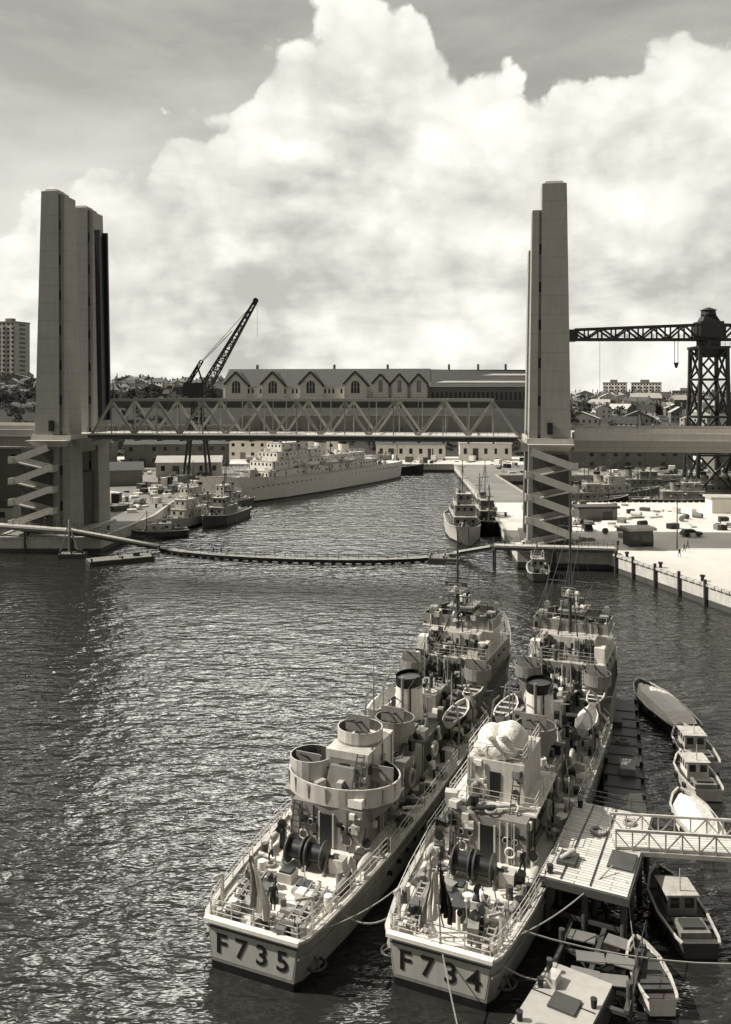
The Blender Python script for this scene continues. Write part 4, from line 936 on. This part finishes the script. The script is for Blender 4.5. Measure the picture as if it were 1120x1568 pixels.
wk=empty('workshop_hall',(0,450,26.5),-.1)
wa=MB('walls',[WALLW],wk); ro=MB('roofs',[ROOF],wk); wi=MB('windows',[GLASS],wk)
def arch(x,y,z,w,h):
    pts=[(x-w/2,y,z),(x+w/2,y,z)]+[(x+w/2*math.cos(t*math.pi/8),y,z+h-w/2+w/2*math.sin(t*math.pi/8)) for t in range(9)]
    wi.face(pts,GLASS)
    for dx in (-w/6,w/6): wa.bar((x+dx,y-.05,z),(x+dx,y-.05,z+h-w*.06),.25,.1,WALLW)
    wa.bar((x-w/2,y-.05,z+h*.5),(x+w/2,y-.05,z+h*.5),.25,.1,WALLW)
def hall(xc,w,h,rh,d,y0,big):
    wa.box(xc-w/2,xc+w/2,y0,y0+d,-8,h,WALLW); wa.face([(xc-w/2,y0,h),(xc+w/2,y0,h),(xc,y0,h+rh)],WALLW)
    o=.9; R=[(xc-w/2-o,y0-o,h-.5),(xc-w/2-o,y0+d,h-.5),(xc,y0+d,h+rh+.2),(xc,y0-o,h+rh+.2),(xc+w/2+o,y0-o,h-.5),(xc+w/2+o,y0+d,h-.5)]
    ro.raw(R,[(0,1,2,3),(3,2,5,4)]); 
    for sg in (-1,1): ro.bar((xc+sg*(w/2+o),y0-o-.05,h-.6),(xc,y0-o-.05,h+rh+.1),.2,1.1,ROOF)
    for x_ in (xc-w/2,xc+w/2): wa.box(x_-.3,x_+.3,y0-.4,y0,-4,h-.5,WALLW)
    if big:
        arch(xc,y0-.06,5.5,w*.4,h+rh*.25-5.5)
        for i in range(5): 
            xx=xc-w*.4+i*w*.2; wi.box(xx-.6,xx+.6,y0-.08,y0+.1,-.2,2.4)
    else:
        arch(xc,y0-.06,6,w*.26,h-4.5)
for xc in (-70,-50,-29.4,-5.2): hall(xc,11.4,10.6,6.2,17,0 if xc!=-5.2 else -2,True)
for xc in (8,18,28.2): hall(xc,7.6,11.0,4.6,15,.5,False)
wa.box(-78,33,3,40,-8,9.2,WALLW)
ro.raw([(-79,2,9.0),(34,2,9.0),(34,20,19.0),(-79,20,19.0)],[(0,1,2,3)])
for i in range(36):
    xx=-77+i*2.2; wi.box(xx-.5,xx+.5,2.92,3.1,5.4,7.8) if i%4 else None; wi.box(xx-.45,xx+.45,2.92,3.1,.5,2.8)
for i in range(26): 
    xx=4+i*1.15; wi.box(xx-.3,xx+.3,.42,.6,1.0,3.2)
wa.box(33.2,92,3,40,-8,9.0,WALLG)
ro.raw([(34.1,2,8.8),(93,2,8.8),(93,20,17.5),(34.1,20,18.6)],[(0,1,2,3)]); ro.raw([(-79,20,19.0),(92,20,18.2),(92,45,12),(-79,45,12)],[(0,1,2,3)])
for f0 in (.25,.7): ro.raw([(35,2+18*f0,8.95+9*f0),(92,2+18*f0,8.95+8.7*f0),(92,2+18*(f0+.1),8.95+8.7*(f0+.1)),(35,2+18*(f0+.1),8.95+9*(f0+.1))],[(0,1,2,3)],ROOFL)
for i in range(24): xx=35.5+i*2.4; wi.box(xx-.6,xx+.6,2.9,3.1,2,6)
for x in (-64,-20,10,44,60,75): ro.box(x-.6,x+.6,24,25.2,14,21.5,WALLG)
wa.done();ro.done();wi.done()
rw=MB('retaining_wall',[WALLG]); 
for x0,x1,y,z1 in ((-130,-60,398,17),(-60,60,404,21.5),(60,110,398,12)):
    rw.box(x0,x1,y,y+3,2,z1)
    for i in range(int((x1-x0)/9)): rw.box(x0+i*9,x0+i*9+1.1,y-.8,y,2,z1-1)
rw.box(-130,100,424,426,18,28,CONCS); rw.done()
sr=random.Random(91)
def shed(x,y,w,d,h,rz,wm,rm,flr=1,name='quay_warehouse',flat=True):
    e=empty(name,(x,y,gz),rz); p=MB('walls',[wm],e); p.box(-w/2,w/2,-d/2,d/2,-.1,h); 
    for i in range(int(w/8)+1): p.box(-w/2+i*8-.2,-w/2+i*8+.2,-d/2-.2,-d/2,0,h-.1,wm)
    p.done()
    q=MB('roof',[rm],e)
    if flat:
        q.box(-w/2-.5,w/2+.5,-d/2-.5,d/2+.5,h+.01,h+.5)
        for i in range(int(w/12)): 
            xx=sr.uniform(-w/2+1,w/2-1); q.box(xx-.5,xx+.5,-.6,.6,h+.5,h+sr.uniform(1,2.4),WALLG)
    else: q.raw([(-w/2-.5,-d/2-.5,h-.1),(w/2+.5,-d/2-.5,h-.1),(w/2+.5,0,h+d*.22),(-w/2-.5,0,h+d*.22),(-w/2-.5,d/2+.5,h-.1),(w/2+.5,d/2+.5,h-.1)],[(0,1,2,3),(3,2,5,4)]); q.face([(-w/2,-d/2,h),(-w/2,d/2,h),(-w/2,0,h+d*.21)],wm)
    q.done(); g=MB('windows_and_doors',[GLASS],e); k=max(2,int(w/4.2))
    for f in range(flr):
        for i in range(k):
            xx=-w/2+(i+.5)*w/k; hh=h/flr
            if sr.random()<.18: continue
            if f==0 and i%4==1: g.box(xx-1.2,xx+1.2,-d/2-.05,-d/2+.1,0.05,hh*.75,sr.choice([GLASS,DGREY,WALLG]))
            else: g.box(xx-.7,xx+.7,-d/2-.05,-d/2+.1,f*hh+hh*.4,f*hh+hh*.75)
    g.done()
shed(-34,376,52,10,8,-.08,WALLW,ROOFL,2); shed(20,374,30,9,6.5,-.06,WALLW,ROOF,1,'quay_warehouse',False); shed(52,370,22,10,7,-.05,WALLW,ROOFL,1)
shed(-62,300,22,9,5,.1,WALL,ROOFL,1,'quay_warehouse',False); shed(-84,268,26,10,5,.3,WALLG,ROOF,1,'quay_warehouse',False)
shed(-75,340,40,11,9,.15,WALLG,ROOF,2,'quay_warehouse',False); shed(-118,330,40,11,10,.1,WALLG,ROOF,2,'quay_warehouse',False)
shed(-93,205,34,12,16,.0,WALLG,ROOFL,3,'dockyard_offices'); shed(-104,240,30,12,9,.05,WALLG,ROOFL,2,'dockyard_offices')
shed(-84,188.5,13,5,4,.0,WALL,ROOF,1,'quay_warehouse',False)
shed(100,330,50,12,7,0,WALLG,ROOF,2,'quay_warehouse',False); shed(150,322,40,12,9,0,WALLG,ROOF,2,'quay_warehouse',False)
shed(92,207,16,6,3.4,-.1,WALLW,ROOFL,1)
shed(52,162,4.6,3.2,3,.1,DGREY,ROOFL,1,'dock_hut'); shed(53,196,9,4,2.6,.1,WALLG,ROOF,1,'dock_hut') 
qc=MB('quayside_stores',[LGREY]); rq=random.Random(44)
for (x0,x1,y0,y1,nn_) in ((45,75,165,185,12),(45,75,185,222,50),(38,45,165,222,20),(75,125,175,222,46),(-125,-66,186,225,60),(-70,-55,205,300,110),(-110,-56,300,370,110),(-50,90,349,368,110),(50,160,302,345,120)):
    for _ in range(nn_):
        x=rq.uniform(x0,x1);y=rq.uniform(y0,y1)
        if x<-20 and y>240 and x>-52+(y-240)*.5-6: continue
        m_=rq.choice([LGREY,WALLW,DGREY,WOOD,RUST,BLACK,BLACK,WALLG,DGREY]); t=rq.random()
        if t<.5: qc.cbox(x,y,gz,rq.uniform(.8,4.2),rq.uniform(.8,2.2),rq.uniform(.4,2.6) if x<0 or y>230 else rq.uniform(.3,1.3),m_,rq.uniform(0,3))
        elif t<.7: qc.cyl((x,y,gz+.6),(x+rq.uniform(-2,2),y+rq.uniform(-2,2),gz+.6),.6,None,10,m_)
        elif t<.85: qc.torus((x,y,gz+.2),.8,.2,ROPE)
        else: 
            a=rq.uniform(0,3); 
            for i in range(5): qc.bar((x-2*math.cos(a),y-2*math.sin(a)+i*.3,gz+.15),(x+2*math.cos(a),y+2*math.sin(a)+i*.3,gz+.15),.22,.25,WOOD)
qc.done()
def van(x,y,rz,m_,L=4.4):
    p=MB('parked_van' if L>4.5 else 'parked_car',[m_],None,(x,y,gz),rz)
    p.frus((-L/2,L/2,-.85,.85),(-L/2+.08,L/2-.1,-.8,.8),.3,.9,m_)
    hh=1.9 if L>4.5 else 1.45
    p.frus((-L/2+.2,L*.22,-.78,.78),(-L/2+.5,L*.08,-.65,.65),.9,hh,m_)
    p.frus((-L/2+.3,L*.19,-.80,.80),(-L/2+.52,L*.1,-.68,.68),1.0,hh-.12,GLASS)
    for sx in (-L*.3,L*.3):
        for sy in (-.85,.7): p.cyl((sx,sy,.33),(sx,sy+.17,.33),.33,None,12,BLACK)
    p.done()
for a in ((58,208,.2,BLACK,4.2),(66,172,.1,DGREY,4.2),(47,180,1.5,BLACK,4.2),(-78,196,.1,BLACK,4.2),(-86,194,.0,WALLW,5.2),(-59,222,1.4,GREY,4.2),(-20,362,.0,BLACK,4.2),(5,360,.1,GREY,5.2)): van(*a)
for (x,y) in ((46.2,150),(49,141),(52,131),(30,160),(33,200),(-54.5,180),(-53,215)):
    p=MB('mooring_bollard',[BLACK],None,(x,y,gz)); p.cyl((0,0,0),(0,0,.7),.28,.24,12); p.cyl((0,0,.7),(0,0,.95),.42,.38,12); p.done()
for (x,y,hh) in ((58,158,10),(-70,186,9),(40,215,9)):
    p=MB('street_lamp',[DGREY],None,(x,y,gz)); p.cyl((0,0,0),(0,0,hh),.14,.08,8); p.bar((0,0,hh),(1.4,0,hh+.3),.08,.08); p.ell((1.6,0,hh+.25),(.35,.18,.12),LGREY); p.done()
def trees(name,L_,seed):
    r=random.Random(seed); p=MB(name,[LEAF,BARK])
    for (x,y,z,h) in L_:
        p.cyl((x,y,z-1),(x,y,z+h*.5),h*.04,h*.02,6,BARK)
        cl_=[(x+r.gauss(0,h*.2),y+r.gauss(0,h*.2),z+h*r.uniform(.4,.95),h*r.uniform(.12,.22)) for _ in range(9)]
        for c in cl_[:4]: p.cyl((x,y,z+h*.35),c[:3],h*.015,h*.006,5,BARK)
        for c in cl_:
            for _ in range(26):
                d_=Vector((r.gauss(0,1),r.gauss(0,1),r.gauss(0,1))).normalized()*c[3]*r.uniform(.6,1.1); o=Vector(c[:3])+d_; s_=h*.045
                u=Vector((r.gauss(0,1),r.gauss(0,1),r.gauss(0,1))).normalized()*s_; w_=Vector((r.gauss(0,1),r.gauss(0,1),r.gauss(0,1))).normalized()*s_
                p.face([o-u-w_,o+u-w_,o+u+w_,o-u+w_],LEAF)
    p.done()
tr=random.Random(9); L_=[]
for _ in range(45):
    y=tr.uniform(440,600);px=tr.uniform(868,920) if tr.random()<.3 else tr.uniform(920,1130);x=(px-560)*y/F; L_.append((x,y,terr(x,y),tr.uniform(6,9)))
trees('distant_trees',L_,1); L_=[]
for _ in range(110):
    y=tr.uniform(394,560);px=tr.uniform(-20,345);x=(px-560)*y/F; L_.append((x,y,terr(x,y),tr.uniform(5,8)))
for _ in range(50):
    y=tr.uniform(389,403);px=tr.uniform(160,800);x=(px-560)*y/F; L_.append((x,y,terr(x,y),tr.uniform(4,7)))
trees('distant_trees',L_,2)
# ------------------------------------------------------------------ people
for a in ((-29.4,164.4,.82,1.6),(-27.9,164.0,.82,-1.4),(55.5,150,gz,.5),(58.2,155,gz,-2),(60,158,gz,1),(47,158,gz,2.2),(-64,169.6,5.45,1.5)):
    person(a[:3],a[3])
for (e,x,y,z,rz,t) in ((f735,.2,2.0,2.6,.4,CLOTHD),(f735,-2.4,6.4,2.6,2,CLOTHW),(f734,1.3,3.6,2.6,-1,CLOTHW),(f734,-2.2,6.6,2.6,2,CLOTHD),(f734,2.5,8.4,2.6,1,CLOTHD),(f735,2.2,36.6,7.32,3,CLOTHD)):
    person((x,y,z),rz,t,CLOTHD,.15,'sailor',e)
print('faces',sum(len(o.data.polygons) for o in bpy.data.objects if o.type=='MESH'))
